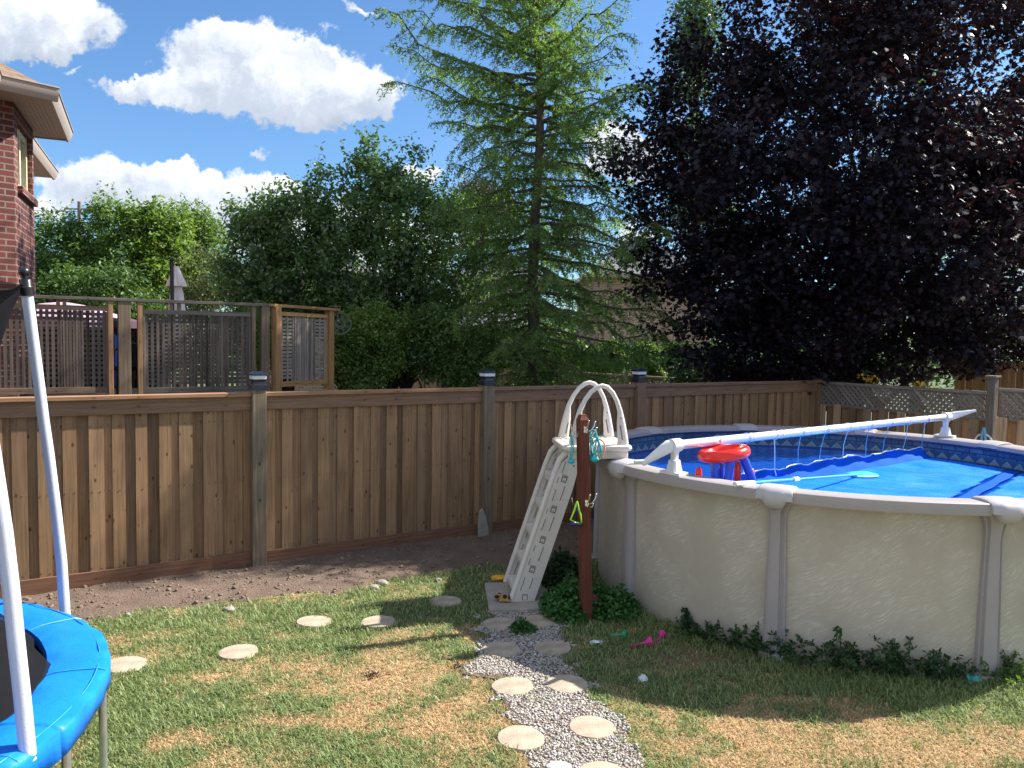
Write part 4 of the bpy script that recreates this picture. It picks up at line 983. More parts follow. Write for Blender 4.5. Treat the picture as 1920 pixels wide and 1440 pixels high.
for k in range(4): loopy(q+e1*(.0+.010*k-.015)-np.array([0, 0, .02*k]), unit(e1*.5-e2*.9), .030+.006*k, .10-.008*k, .0065, mb, e1, k)
mb.build('strap', 'turquoise', g, smooth=60)
mb = MB(); mb.ball(q+np.array([.0, -.03, -.14]), (.034, .02, .024), 12, 8); mb.ball(q+np.array([-.02, .03, -.13]), (.030, .02, .024), 12, 8); mb.build('lens', 'turquoise', g, smooth=60)
q2 = q+e1*.035-e2*.02-np.array([0, 0, .06]); mb = MB(); loopy(q2, unit(e1-e2*.4), .038, .085, .007, mb, e1, 1); tag(mb.build('dive_ring', 'orange_band', smooth=60, loc=q2), 'pale orange ring hanging beside the turquoise goggles on the red post', 'dive ring')
q3 = PB+dP*.845-e1*.10+e2*.01; mb = MB(); loopy(q3, unit(e1+e2), .022, .10, .006, mb, e1, 2); mb.ball(q3+np.array([0, 0, -.12]), (.03, .02, .022), 10, 8)
tag(mb.build('swim_goggles', 'turquoise', smooth=60, loc=q3), 'turquoise goggles hanging on the left side of the red post, half hidden', 'swim goggles', 'goggles hanging on the red post')
q = PB+dP*.58-e1*.085-e2*.045; g = thing('swim_goggles', q, 'lime green and navy swim goggles hanging from the lower hook of the red post', 'swim goggles', 'goggles hanging on the red post')
mb = MB(); zz = np.array([0, 0, 1.]); mb.tube([q+zz*.02, q-zz*.06-e1*.025, q-zz*.13-e1*.055, q-zz*.155-e1*.01, q-zz*.165+e1*.045, q-zz*.10+e1*.035, q-zz*.02+e1*.01, q+zz*.02], .008, 7); mb.build('strap', 'lime', g, smooth=60)
mb = MB(); mb.ball(q-zz*.165-e1*.03, (.028, .018, .02), 10, 8); mb.ball(q-zz*.175+e1*.025, (.028, .018, .02), 10, 8); mb.tube([q+zz*.0, q-zz*.08+e1*.0, q-zz*.15-e1*.03], .007, 6); mb.build('lens', 'goggle_navy', g, smooth=60)
q = PB+np.array([.02, .09, .09]); mb = MB(); mb.lathe([(.001, -.014), (.11, -.014), (.125, -.006), (.125, .006), (.11, .014), (.001, .014)], q, 28, ((1, 0, 0), (0, .25, .97), (0, -.97, .25)))
tag(mb.build('round_plate', 'rust', smooth=40, loc=(q[0], q[1], 0)), 'round rusty brown plate standing at the foot of the red post', 'plate')

# ================================================================== TRAMPOLINE
TC = np.array([-3.67, 3.32, 0.]); TR = 1.705; TH = .60
tr_ = thing('trampoline', TC, 'trampoline with bright blue padded edge and tall white poles at the left edge', 'trampoline')
def tcy(a, r, z): return TC+np.array([r*math.cos(a), r*math.sin(a), z])
k = 240; mb = MB(); rings = []
prof = [(1.41, TH-.02), (1.42, TH+.015), (1.48, TH+.028), (1.55, TH+.028), (1.67, TH+.022), (1.705, TH+.008), (1.712, TH-.012), (1.706, TH-.115)]
for i in range(k):
    a = 2*math.pi*i/k; rg = []
    for j, (r_, z_) in enumerate(prof):
        n_ = .004*math.sin(a*9+j*.3)+.003*math.sin(a*23+j)+.003*math.sin(a*41+j*2)+.010*max(0, math.sin(a*6-1.1))**12+.006*(float(fbm(np.array(a*14+j*.25), np.array(j*.8), 5))-.5); 
        sag = -.008*math.cos(a*12)*(j > 5)
        rg.append(tcy(a, r_+n_*(j > 4)*1.2, z_+n_*.9*(1 if j in (1, 2, 3, 4) else .4)+sag*(j == 7)))
    rings.append(rg)
rings.append(rings[0]); mb.loft(rings, closed=False); pd = mb.build('edge_pad', 'pad_blue', tr_, smooth=38)
sm = pd.modifiers.new('thick', 'SOLIDIFY'); sm.thickness = .008; sm.offset = -1
for i in range(12):
    a = angof_ = -.15+i*math.pi/6; mb = MB(); mb.tube([tcy(a, r_, z_+.003) for r_, z_ in prof[1:-1]], .0035, 5); mb.build('seam', 'pole_blue', pd)
mb = MB(); mb.tube([tcy(a, 1.665, TH+.024) for a in np.linspace(0, 6.283, 120, endpoint=False)], .0028, 5, closed=True); mb.build('piping', 'pole_blue', pd)
mb = MB(); mb.lathe([(.001, TH-.05), (1.44, TH-.03)], TC, 80, caps=False); mb.build('jumping_mat', 'mat_black', tr_, smooth=40)
mb = MB(); mb.tube([tcy(a, 1.665, TH-.03) for a in np.linspace(0, 6.283, 80, endpoint=False)], .021, 10, closed=True); mb.build('frame_ring', 'galvanised', tr_, smooth=50)
pa = G(128, 1152, TH); pb_ = G(50, 1420, .50)
def angof(p): return math.atan2(p[1]-TC[1], p[0]-TC[0])
a1, a2 = angof(pa), angof(pb_); da = 2*math.pi/6
angs = [(a1, True), (a2, True)]
for i in range(6):
    a = a1+i*da
    if i: angs.append((a, False))
LEGA = [angof(G(192, 1440, .1)), angof(G(125, 1400, .2))]
for i, a in enumerate([a1, a2, a1+da*1.0+.3, a1+2.1, a1+3.2, a1+4.2]):
    rb = TR+.045; mb = MB(); pts = []
    base = tcy(a, rb, TH-.12 if i else TH-.08)
    if i == 1: base = np.array([pb_[0], pb_[1], .50])
    tgt = A(45, 545, 4.45) if i == 0 else None
    er = np.array([math.cos(a), math.sin(a), 0.])
    topP = base-er*.16+np.array([0, 0, 2.05])
    if i == 0: topP = A(47, 545, 4.42)
    if i == 1: topP = A(-70, 500, 3.1)
    for t_ in np.linspace(0, 1, 14):
        q = base*(1-t_)+topP*t_; bow = .09*math.sin(math.pi*t_); q = q+er*bow*(1 if i != 1 else .35); pts.append(q)
    if i == 0: pts = [A(x_, y_, q_) for x_, y_, q_ in ((124, 1185, 5.0), (115, 1050, 4.97), (105, 960, 4.94), (91, 850, 4.92), (82, 790, 4.90), (74, 728, 4.88), (61, 630, 4.85), (50, 545, 4.82))]
    if i == 1: pts = [A(x_, y_, q_) for x_, y_, q_ in ((53, 1425, 3.15), (41, 1300, 3.15), (30, 1200, 3.14), (20, 1100, 3.14), (8, 1000, 3.13), (-15, 850, 3.12), (-45, 680, 3.1), (-75, 500, 3.08))]; base = pts[0]
    pole = MB(); pole.tube(pts, .0325, 16); po = pole.build('enclosure_pole', 'pole_white', tr_, smooth=60)
    cpb = MB(); d_ = unit(pts[-1]-pts[-2]); zt = pts[-1]
    cpb.tube([zt-d_*.03, zt+d_*.02], .041, 16); cpb.tube([zt+d_*.02, zt+d_*.03, zt+d_*.065, zt+d_*.07], [.041, .033, .035, .03], 16); cpb.tube([zt+d_*.065, zt+d_*.09], .018, 12); cpb.ball(zt+d_*.115, .032, 16, 10)
    cpb.build('cap', 'black_plastic', po, smooth=60)
    mb = MB(); mb.tube([tcy(a, TR+.045, .0)+0*er, base], .019, 10); mb.build('leg', 'galvanised', tr_, smooth=50)
    if i == 0: P1top = zt+d_*.05
for (x, yt, Yb) in ((192, 1295, None), (124, 1400, None)):
    q = G(x, yt, TH-.11); 
    mb = MB(); mb.tube([(q[0], q[1], 0.), (q[0], q[1], TH-.05)], .0195, 12); mb.build('leg', 'galvanised', tr_, smooth=50)
# net hanging slack from the pole tops to the pad
mb = MB(); m_ = 60; rings = []
zs_ = [(TH+.02, 1.415), (TH+.08, 1.37), (TH+.17, 1.28), (TH+.30, 1.14), (TH+.55, .98), (1.6, .92), (2.05, .95), (2.35, 1.10), (2.58, 1.34)]
for z_, r_ in zs_:
    rings.append([tcy(a, r_+.03*math.sin(a*6)+.02*math.sin(a*17)*(z_ < 1), z_) for a in np.linspace(a1-2*math.pi+.02, a1, m_)])
mb.loft(rings, closed=False); mb.build('safety_net', 'net_black', tr_, smooth=60)
mb = MB(); e_ = tcy(a1+.0, 1.34, 2.58)
mb.loft([[P1top+np.array([-.02, 0, .0]), P1top+(e_-P1top)*.5+np.array([0, 0, -.02]), e_], [P1top+np.array([-.02, 0, -.05]), P1top+(e_-P1top)*.5+np.array([0, 0, -.14]), e_+np.array([0, 0, -.35])]], closed=False); mb.build('net_corner', 'mat_black', tr_)

# ================================================================== NEIGHBOUR HOUSE (left)
H1 = np.array([-6.29, 9.90, 0.]); H2 = np.array([-6.86, 11.22, 0.]); HB = unit(H2-H1); HA = np.array([.848, .53, 0.]); HAn = np.array([.53, -.848, 0.]); HBn = np.array([-HB[1], HB[0], 0.])*-1
if HBn[0] < 0: HBn = -HBn
hs = thing('brick_house', H1, 'two storey red brick house with beige eaves at the left edge', 'house')
def wallq(mb, p0, p1, z0, z1, u0=0., mi=0):
    L_ = np.linalg.norm(p1-p0); mb.add([(p0[0], p0[1], z0), (p1[0], p1[1], z0), (p1[0], p1[1], z1), (p0[0], p0[1], z1)], [(0, 1, 2, 3)], [[(u0, z0), (u0+L_, z0), (u0+L_, z1), (u0, z1)]], mi)
EZ = 5.22; mb = MB(); HL = V(-6.72, 9.44, 0); HQ = HL+V(.50, -.86, 0)*2.0; HR = HQ-V(.86, .5, 0)*5; LB = np.linalg.norm(H2-H1)
wallq(mb, HL, H1, 0, EZ, -.63); wallq(mb, HL, HQ, 0, EZ); wallq(mb, HQ, HR, 0, EZ)
b0, b1, wz0, wz1 = .22, LB-.10, 4.22, 5.06; rc = .13
wallq(mb, H1, H1+HB*b0, 0, EZ, 0); wallq(mb, H1+HB*b1, H2, 0, EZ, b1)
wallq(mb, H1+HB*b0, H1+HB*b1, 0, wz0, b0); wallq(mb, H1+HB*b0, H1+HB*b1, wz1, EZ, b0)
i0, i1 = H1+HB*b0-HBn*rc, H1+HB*b1-HBn*rc
wallq(mb, H1+HB*b0, i0, wz0, wz1, .3); wallq(mb, i1, H1+HB*b1, wz0, wz1, .1)
mb.add([(*(H1+HB*b0)[:2], wz1), (*(H1+HB*b1)[:2], wz1), (*i1[:2], wz1), (*i0[:2], wz1)], [(0, 1, 2, 3)], [[(0, 0), (.5, 0), (.5, .1), (0, .1)]])
H3 = H2-HBn*.75; H4 = H3+HB*3.4; wallq(mb, H2, H3, 0, EZ); wallq(mb, H3, H4, 0, EZ); H5 = H4-HBn*5.5; wallq(mb, H4, H5, 0, EZ); wallq(mb, H5, HR, 0, EZ)
mb.build('wall', 'brick_red', hs)
wn = MB(); wn.obox((i0+i1)/2+np.array([0, 0, (wz0+wz1)/2])-HBn*.01, (HB, HBn, Z_), ((b1-b0)/2, .012, (wz1-wz0)/2))
wn = wn.build('window', 'pane', hs)
fr = MB(); zc = (wz0+wz1)/2; hl = (b1-b0)/2
for s_, a_ in (((b0+.05), 0), ((b0+b1)/2, 0), ((b1-.05), 0)): fr.obox(H1+HB*s_-HBn*(rc-.03)+np.array([0, 0, zc]), (HB, HBn, Z_), (.04, .04, (wz1-wz0)/2-.002))
for z_ in (wz0+.05, wz1-.05): fr.obox(H1+HB*(b0+b1)/2-HBn*(rc-.03)+np.array([0, 0, z_]), (HB, HBn, Z_), (hl-.092, .036, .04))
fr.build('frame', 'cream', wn)
sl_ = MB(); sl_.obox(H1+HB*(b0+b1)/2+HBn*.0+np.array([0, 0, wz0-.045]), (HB, HBn, Z_), (hl+.05, .06, .045)); sl_.build('sill', 'brick_red', wn, bevel=.004)
# eaves: soffit and gutter rings around the footprint
OV = .36
def corner(p, na, nb_, o): # intersection of two offset lines through p
    M_ = np.array([na[:2], nb_[:2]]); return np.append(np.linalg.solve(M_, M_ @ p[:2]+o), 0.)
c1 = V(-5.76, 9.76, 0); c0 = V(-6.16, 9.33, 0); cz0 = c0+V(.47, -.88, 0)*2.0; cz1 = cz0-V(.86, .5, 0)*5; c2 = H2+HBn*OV+HB*.42; c2b = c2-HBn*.72
eave = [cz1, cz0, c0, c1, c2, c2b]; inner = [HR+V(-.2, .6, 0), HQ+V(-.5, .6, 0), HL-V(.5, .0, 0), H1-V(.4, -.1, 0), H2-HBn*.3, H2-HBn*.75]
mb = MB(); zz = EZ+.002
mb.add([(*p[:2], zz) for p in eave]+[(*p[:2], zz) for p in inner], [(k, k+1, k+7, k+6) for k in range(5)])
d3, d4 = H3+HBn*.5+HB*.47, H4+HBn*.5+HB*.45
mb.add([(*p[:2], zz-.0) for p in (d3, d4, H4+HB*.45-HBn*.6, H3-HBn*.5+HB*.47)], [(0, 1, 2, 3)])
for j in range(7):     # soffit grooves as thin strips
    q0 = H1+HBn*(OV*.14*j-.02)+HAn*.3; q1 = H2+HBn*(OV*.14*j-.02)+HB*.36; mb.beam((*q0[:2], zz-.004), (*q1[:2], zz-.004), .006, .004, mi=1)
mb.build('soffit', ['soffit', 'gutter'], hs)
mb = MB()
for pl in ([cz1, cz0, c0, c1, c2, c2b], [d3, d4]):
    for p_, q_ in zip(pl[:-1], pl[1:]):
        dd = unit(q_-p_); nn_ = np.array([dd[1], -dd[0], 0.]); 
        if np.dot(nn_, -np.array([p_[0], p_[1], 0])) < 0 and False: nn_ = -nn_
        secs = [(-.0, -.015), (.0, .115), (-.005, .15), (.10, .15), (.10, .135), (.085, .125), (.075, .06), (.03, -.015)]
        mb.loft([[np.array([c_[0], c_[1], EZ])+nn_*x+np.array([0, 0, z]) for x, z in secs] for c_ in (p_-dd*.0+dd*0, q_+dd*.09)])
mb.build('gutter', 'gutter', hs, smooth=30)
mb = MB(); apex = np.array([-9.3, 11.2, 7.15]); rz = EZ+.14
E5 = [np.array([*p[:2], rz]) for p in (c0, c1, c2, cz0, cz1)]; far_ = np.array([*(H4+HBn*.5)[:2], rz]); far2 = np.array([*(H5)[:2], rz])
for p_, q_ in ((E5[0], E5[1]), (E5[1], E5[2]), (E5[2], np.array([*d3[:2], rz])), (np.array([*d3[:2], rz]), far_), (far_, far2), (far2, E5[4]), (E5[4], E5[3]), (E5[3], E5[0])):
    L_ = np.linalg.norm(q_-p_); hgt = np.linalg.norm(apex-(p_+q_)/2); mb.add([p_, q_, apex], [(0, 1, 2)], [[(0, 0), (L_, 0), (L_/2, hgt)]])
mb.build('roof', 'roof_brown', hs)

# ================================================================== DECK with lattice screens
DU = FU; D0 = np.array([-5.93, 9.0, 0.]); DN = FN
def D(s, o=0., z=0.): return D0+DU*s+DN*o+np.array([0, 0, z])
def sx(px, Y_=None):    # distance along the deck line of a bearing
    r_ = ray(px, 640)[0]/ray(px, 640)[1]; return (r_*D0[1]-D0[0])/(DU[0]-r_*DU[1])
dk = thing('raised_deck', D0, 'raised wooden deck behind the fence with dark lattice screens and one fresh orange screen', 'deck')
DT = 2.79; FZ = 1.42; e_s = sx(503)
mb = MB(); mb.obox(D((e_s-1.6)/2, .0, DT-.02), (DU, DN, Z_), ((e_s+1.6)/2, .07, .019)); mb.build('top_rail', 'gray_wood', dk, bevel=.003)
for px_, w_ in ((233, .07), (496, .055), (-60, .06)):
    mb = MB(); s = sx(px_); mb.obox(D(s, .0, DT/2-.02), (DU, DN, Z_), (w_, .06, DT/2-.02)); mb.build('post', 'deck_wood', dk, bevel=.004)
for px_ in (207, 262, 474):
    mb = MB(); s = sx(px_); mb.obox(D(s, .01, (DT+FZ)/2-.02), (DU, DN, Z_), (.027, .05, (DT-FZ)/2-.022)); mb.build('stud', 'tan_fence' if px_ != 474 else 'deck_wood', dk, bevel=.003)
def screen(Pf, u, nn, s0, s1, z0, z1, fmat, lmat, name='lattice_screen', nv=None, nh=15, dense=None, front=True):
    mb = MB(); fw = .028
    for z in (z0, z1): mb.obox(Pf((s0+s1)/2, 0, z), (u, nn, Z_), ((s1-s0)/2, .032, fw*(1.3 if z == z0 else 1.)))
    for s in (s0+.014, s1-.014): mb.obox(Pf(s, 0, (z0+z1)/2), (u, nn, Z_), (.014, .030, (z1-z0)/2-fw-.01))
    fr_ = mb.build('lattice_screen', fmat, dk, bevel=.003)
    mb = MB(); nv = nv or int((s1-s0)/.085)
    xs_ = np.linspace(s0+.045, s1-.045, nv)
    if dense: xs_ = np.array(sorted(list(xs_)+dense))
    for x in xs_: mb.obox(Pf(x, .010, (z0+z1)/2), (u, nn, Z_), (.0175, .005, (z1-z0)/2-.03))
    for z in np.linspace(z0+.09, z1-.07, nh): mb.obox(Pf((s0+s1)/2, -.002, z), (u, nn, Z_), ((s1-s0)/2-.03, .005, .0175))
    mb.build('lattice', lmat, fr_)
ZT, ZB = 2.655, 1.66
screen(D, DU, DN, sx(-75)+.02, sx(205)-.01, ZB, ZT, 'deck_wood', 'lattice_dark', nv=24, dense=[sx(110)+.02, sx(125), sx(140), sx(150), sx(165)])
a_ = sx(266)+.01; z_ = sx(471)-.01
screen(D, DU, DN, a_, z_, ZB-.02, ZT-.02, 'gray_wood', 'lattice_dark', nv=20, nh=17, dense=list(a_+(z_-a_)*np.array([.36, .42, .47, .53, .58, .64, .69, .75])))
for px_ in (20, 38, 110, 122, 322, 336): 
    mb = MB(); mb.obox(D(sx(px_), 0, (DT+ZT)/2-.01), (DU, DN, Z_), (.02, .02, (DT-ZT)/2-.02)); mb.build('spacer', 'deck_wood', dk)
K0 = D(e_s, 0., 0.); K1 = A(618, 580, 11.9); K1[2] = 0; KU = unit(K1-K0); KN = np.array([KU[1], -KU[0], 0.]); KL = np.linalg.norm(K1-K0)
def Kp(s, o=0., z=0.): return K0+KU*s+KN*o+np.array([0, 0, z])
mb = MB(); mb.obox(Kp(KL/2+.10, .0, DT-.018), (KU, KN, Z_), (KL/2+.06, .075, .019)); mb.build('top_rail', 'orange_wood', dk, bevel=.003)
for s, w_, o_ in ((.12, .055, .04), (KL+.0, .06, 0)):
    mb = MB(); mb.obox(Kp(s, o_, DT/2-.02), (KU, KN, Z_), (w_, .045, DT/2-.02)); mb.build('post', 'orange_wood', dk, bevel=.004)
screen(Kp, KU, KN, .22, KL-.09, ZB+.02, ZT+.01, 'orange_wood', 'lattice_light', nv=9, nh=17, dense=list(np.linspace(.22+.27*(KL-.31), .22+.72*(KL-.31), 10)))
mb = MB()
for k in range(26): mb.obox(D((e_s-1.6)/2, -.07-.145*k, FZ), (DU, DN, Z_), ((e_s+1.6)/2-.06*(k > 1), .069, .018))
mb.obox(D((e_s-1.6)/2, .0, FZ-.12), (DU, DN, Z_), ((e_s+1.6)/2, .02, .10)); mb.build('floor', 'deck_wood', dk)
q0 = D(sx(262), -.3, 0); 
# closed patio umbrella behind the middle screen
ub = A(329, 700, 11.3); ub[2] = FZ+.02; um = thing('patio_umbrella', ub, 'closed pale pink patio umbrella standing behind the middle deck screen', 'umbrella')
ut = A(325, 492, 11.3); mb = MB(); mb.tube([ub+np.array([.02, -.10, 0]), ut+np.array([0, -.06, 0])], .026, 10); mb.ball(ut+np.array([0, -.06, .03]), .034); mb.build('pole', 'black_plastic', um, smooth=50)
mb = MB(); rings = []; cz = ut[2]
for dz, rr in ((-.05, .03), (-.10, .05), (-.28, .115), (-.34, .13), (-.35, .075), (-.45, .085), (-.75, .11), (-1.1, .14), (-1.35, .165), (-1.5, .16), (-1.52, .12)):
    rings.append([np.array([ut[0]+.01, ut[1]+.08, cz+dz])+np.array([math.cos(a), math.sin(a), 0])*rr*(1+.20*math.cos(a*8)*(rr > .08)) for a in np.linspace(0, 6.283, 48, endpoint=False)])
mb.loft(rings); mb.build('canopy', 'umbrella_cloth', um, smooth=60)
mb = MB(); mb.lathe([(.001, 0), (.25, 0), (.25, .04), (.05, .07), (.04, .2), (.001, .2)], ub, 20); mb.build('base', 'black_plastic', um, smooth=30)
# small patio chair and slatted bench on the deck
q = A(243, 730, 11.3); ch = thing('patio_chair', (q[0], q[1], FZ+.02), 'dark patio chair with arched back on the deck between the two screens', 'chair'); o_ = np.array([q[0], q[1], FZ+.02])
mb = MB(); mb.tube([o_+DU*x+np.array([0, 0, z]) for x, z in ((-.22, 0), (-.22, .5), (-.19, .66), (-.10, .76), (0, .79), (.10, .76), (.19, .66), (.22, .5), (.22, 0))], .013, 8); mb.build('back_frame', 'black_plastic', ch, smooth=50)
for k in range(-2, 3): mb = MB(); mb.tube([o_+DU*k*.075+np.array([0, 0, .42]), o_+DU*k*.075+np.array([0, 0, .79-.02*k*k])], .008, 6); mb.build('back_slat', 'black_plastic', ch)
mb = MB(); mb.obox(o_+DN*.22+np.array([0, 0, .42]), (DU, DN, Z_), (.23, .22, .02)); mb.build('seat', 'mat_black', ch, bevel=.008)
for x in (-.2, .2): mb = MB(); mb.tube([o_+DU*x+DN*.42, o_+DU*x+DN*.42+np.array([0, 0, .42])], .012, 8); mb.build('leg', 'black_plastic', ch)
q = A(290, 733, 10.9); o_ = np.array([q[0], q[1], FZ+.02]); be = thing('slatted_bench', o_, 'grey slatted low bench on the deck under the middle screen', 'bench')
mb = MB(); zt = q[2]-o_[2]+.0
for k in range(5): mb.obox(o_+DU*(-.16+.08*k)+np.array([0, 0, max(.15, zt)]), (DU, DN, Z_), (.035, .25, .012))
mb.build('seat', 'gray_wood', be)
for x in (-.15, .15):
    for y in (-.2, .2): mb = MB(); mb.obox(o_+DU*x+DN*y+np.array([0, 0, max(.15, zt)/2-.008]), (DU, DN, Z_), (.02, .02, max(.15, zt)/2-.008)); mb.build('leg', 'gray_wood', be)
# wrought iron ornament hanging off the deck end
q = A(638, 607, 11.95); od = tag(thing('garden_ornament', q, 'round scrolled wrought iron ornament hanging off the end of the deck', 'ornament')); mb = MB(); r0 = .165
ex, ez = unit((1, .15, 0)), np.array([0, 0, 1.])
circ = lambda c_, r_, t_=.005: mb.tube([c_+ex*r_*math.cos(a)+ez*r_*math.sin(a) for a in np.linspace(0, 6.283, 24, endpoint=False)], t_, 5, closed=True)
circ(q, r0, .008); circ(q, .07, .010); circ(q, .045, .006)
for k in range(8): a = k*math.pi/4; circ(q+ex*.115*math.cos(a)+ez*.115*math.sin(a), .043)
mb.tube([q+ez*r0, q+ez*(r0+.10)], .004, 5); mb.tube([q+ez*(r0+.10), K1*V(1, 1, 0)+np.array([.0, 0, q[2]+r0+.10])], .006, 5); mb.build('scrollwork', 'iron', od, smooth=50)
# pink canopy gazebo beyond the deck
g0 = A(118, 600, 13.6); gz = g0[2]; gb = thing('gazebo', (g0[0], g0[1], 0), 'garden gazebo with mauve pink canopy roof seen through the left deck screen', 'gazebo'); o_ = np.array([g0[0], g0[1], 0])
mb = MB(); w_ = .95
sqr = lambda r_, z_: [o_+np.array([x*r_, y*r_, z_]) for x, y in ((-1, -1), (1, -1), (1, 1), (-1, 1))]
mb.loft([sqr(w_, gz-.12), sqr(w_+.01, gz-.0), sqr(.25, gz+.27), sqr(.05, gz+.31)]); mb.build('canopy', 'canopy_pink', gb)
for x, y in ((-1, -1), (1, -1), (1, 1), (-1, 1)):
    mb = MB(); mb.tube([o_+np.array([x*(w_-.08), y*(w_-.08), 0]), o_+np.array([x*(w_-.08), y*(w_-.08), gz-.1])], .03, 8); mb.build('pole', 'black_plastic', gb)
# neighbour's second trampoline, blue poles with dark net
g0 = A(185, 640, 14.3); o_ = np.array([g0[0], g0[1], 0]); t = thing('trampoline', o_, 'distant trampoline with blue poles and dark net behind the deck screens', 'trampoline')
mb = MB(); mb.lathe([(1.25, .9), (1.2, 1.6), (1.2, 2.62)], o_, 30, caps=False); mb.build('safety_net', 'net_black', t, smooth=60)
for px_ in (150, 216, 175, 120):
    q = A(px_, 604, 14.3-(.9 if px_ in (150, 216) else -.9)); mb = MB(); b_ = np.array([q[0], q[1], 0]); mb.tube([b_, b_+np.array([0, 0, q[2]-.25]), q+np.array([-.12, 0, 0])], .03, 8); mb.build('pole', 'blue_steel', t, smooth=50)
mb = MB(); mb.tube([o_+np.array([1.25*math.cos(a), 1.25*math.sin(a), .85]) for a in np.linspace(0, 6.283, 30, endpoint=False)], .05, 8, closed=True); mb.build('frame_ring', 'blue_steel', t, smooth=60)

# ================================================================== FAR HOUSES, POLE, WIRES
def boxhouse(name, label, x0, x1, y0, y1, zw, zr, wm, rm, wins=(), ridge='x', loc=None):
    h_ = thing('house', ((x0+x1)/2, (y0+y1)/2, 0), label, 'house'); mb = MB(); P_ = [V(x0, y0, 0), V(x1, y0, 0), V(x1, y1, 0), V(x0, y1, 0)]
    for k in range(4): wallq(mb, P_[k], P_[(k+1) % 4], 0, zw)
    mb.build('wall', wm, h_); o_ = .4; mb = MB(); e_ = [(x0-o_, y0-o_, zw), (x1+o_, y0-o_, zw), (x1+o_, y1+o_, zw), (x0-o_, y1+o_, zw)]
    ym = (y0+y1)/2; d_ = min((y1-y0)/2, (x1-x0)/2)*.9; r0_, r1_ = (x0+d_, ym, zr), (x1-d_, ym, zr); Ls = x1-x0+2*o_; hh_ = math.hypot((y1-y0)/2+o_, zr-zw)
    mb.add([e_[0], e_[1], r1_, r0_], [(0, 1, 2, 3)], [[(0, 0), (Ls, 0), (Ls-d_, hh_), (d_, hh_)]]); mb.add([e_[2], e_[3], r0_, r1_], [(0, 1, 2, 3)], [[(0, 0), (Ls, 0), (Ls-d_, hh_), (d_, hh_)]])
    mb.add([e_[1], e_[2], r1_], [(0, 1, 2)], [[(0, 0), (Ls, 0), (Ls/2, hh_)]]); mb.add([e_[3], e_[0], r0_], [(0, 1, 2)], [[(0, 0), (Ls, 0), (Ls/2, hh_)]])
    mb.add([(*q[:2], zw-.01) for q in e_], [(0, 1, 2, 3)], mi=1); mb.build('roof', [rm, 'soffit'], h_)
    mb = MB()
    for k in range(4):
        p_, q_ = np.array(e_[k]), np.array(e_[(k+1) % 4]); mb.beam(p_, q_, .12, .16)
    mb.build('gutter', 'gutter', h_)
    for (a, b2, c_, d2) in wins:
        mb = MB(); mb.obox(V((a+b2)/2, y0-.0, (c_+d2)/2), (V(1, 0, 0), V(0, 1, 0), V(0, 0, 1)), ((b2-a)/2, .03, (d2-c_)/2)); wn_ = mb.build('window', 'pane', h_)
        mb = MB()
        for x in (a, (a+b2)/2, b2): mb.obox(V(x, y0-.04, (c_+d2)/2), (V(1, 0, 0), V(0, 1, 0), V(0, 0, 1)), (.04, .03, (d2-c_)/2+.03))
        for z in (c_, d2): mb.obox(V((a+b2)/2, y0-.045, z), (V(1, 0, 0), V(0, 1, 0), V(0, 0, 1)), ((b2-a)/2, .03, .035))
        mb.build('frame', 'white_plastic', wn_)
    return h_
boxhouse('house', 'tan brick house with grey roof glimpsed between larch and dark maple', 3.1, 7.6, 30, 38, 4.85, 6.9, 'brick_tan', 'roof_gray', [(4.1, 5.0, 1.2, 2.3)])
g_h = boxhouse('house', 'low house with grey shingle roof glimpsed left of the larch trunk', -1.6, .6, 22, 27, 2.62, 3.25, 'siding', 'roof_gray', [(-1.2, -.4, 1.0, 2.1)])
boxhouse('house', 'house with mauve siding behind the low grey roof', -2.2, 1.0, 29, 36, 4.6, 6.0, 'siding', 'roof_gray', [(-1.6, -.8, 2.9, 4.0)])
boxhouse('house', 'orange brick house hidden behind the pear trees', -9.5, -5.2, 27, 34, 4.5, 6.2, 'brick_tan', 'roof_gray', [(-8.2, -7.2, 2.6, 3.8), (-6.8, -6.0, 2.6, 3.8)])
q = A(963, 600, 24.); mb = MB(); mb.tube([V(q[0], 24.5, 2.6), V(q[0], 24.5, 3.75)], .055, 10); mb.build('vent_pipe', 'pipe_white', g_h)
up0 = A(149, 640, 55.); upt = A(149, 378, 55.); upo = thing('utility_pole', (up0[0], 55., 0), 'distant wooden utility pole above the hedge at the left', 'utility pole')
mb = MB(); mb.tube([V(up0[0], 55, 0), upt], [.20, .13], 10); mb.build('mast', 'pole_wood', upo)
ca = A(145, 392, 55.); mb = MB(); mb.beam(ca-V(.9, 0, 0), ca+V(.9, 0, 0), .10, .10); mb.build('crossarm', 'pole_wood', upo)
for dx in (-.7, .7): mb = MB(); mb.lathe([(.001, .05), (.06, .05), (.07, .12), (.04, .22), (.001, .22)], ca+V(dx, 0, 0), 10); mb.build('insulator', 'iron', upo)
wl = thing('power_lines', ca, 'thin power lines crossing the clouds above the hedge', 'power lines')
for (y0_, y1_) in ((380, 396), (396, 405), (404, 412)):
    a_, b2 = A(-200, y0_+6, 52.), A(900, y1_-6, 66.); mb = MB(); mb.tube([a_*(1-t_)+b2*t_-V(0, 0, 1)*.5*math.sin(math.pi*t_) for t_ in np.linspace(0, 1, 14)], .018, 4); mb.build('wire', 'wire', wl)

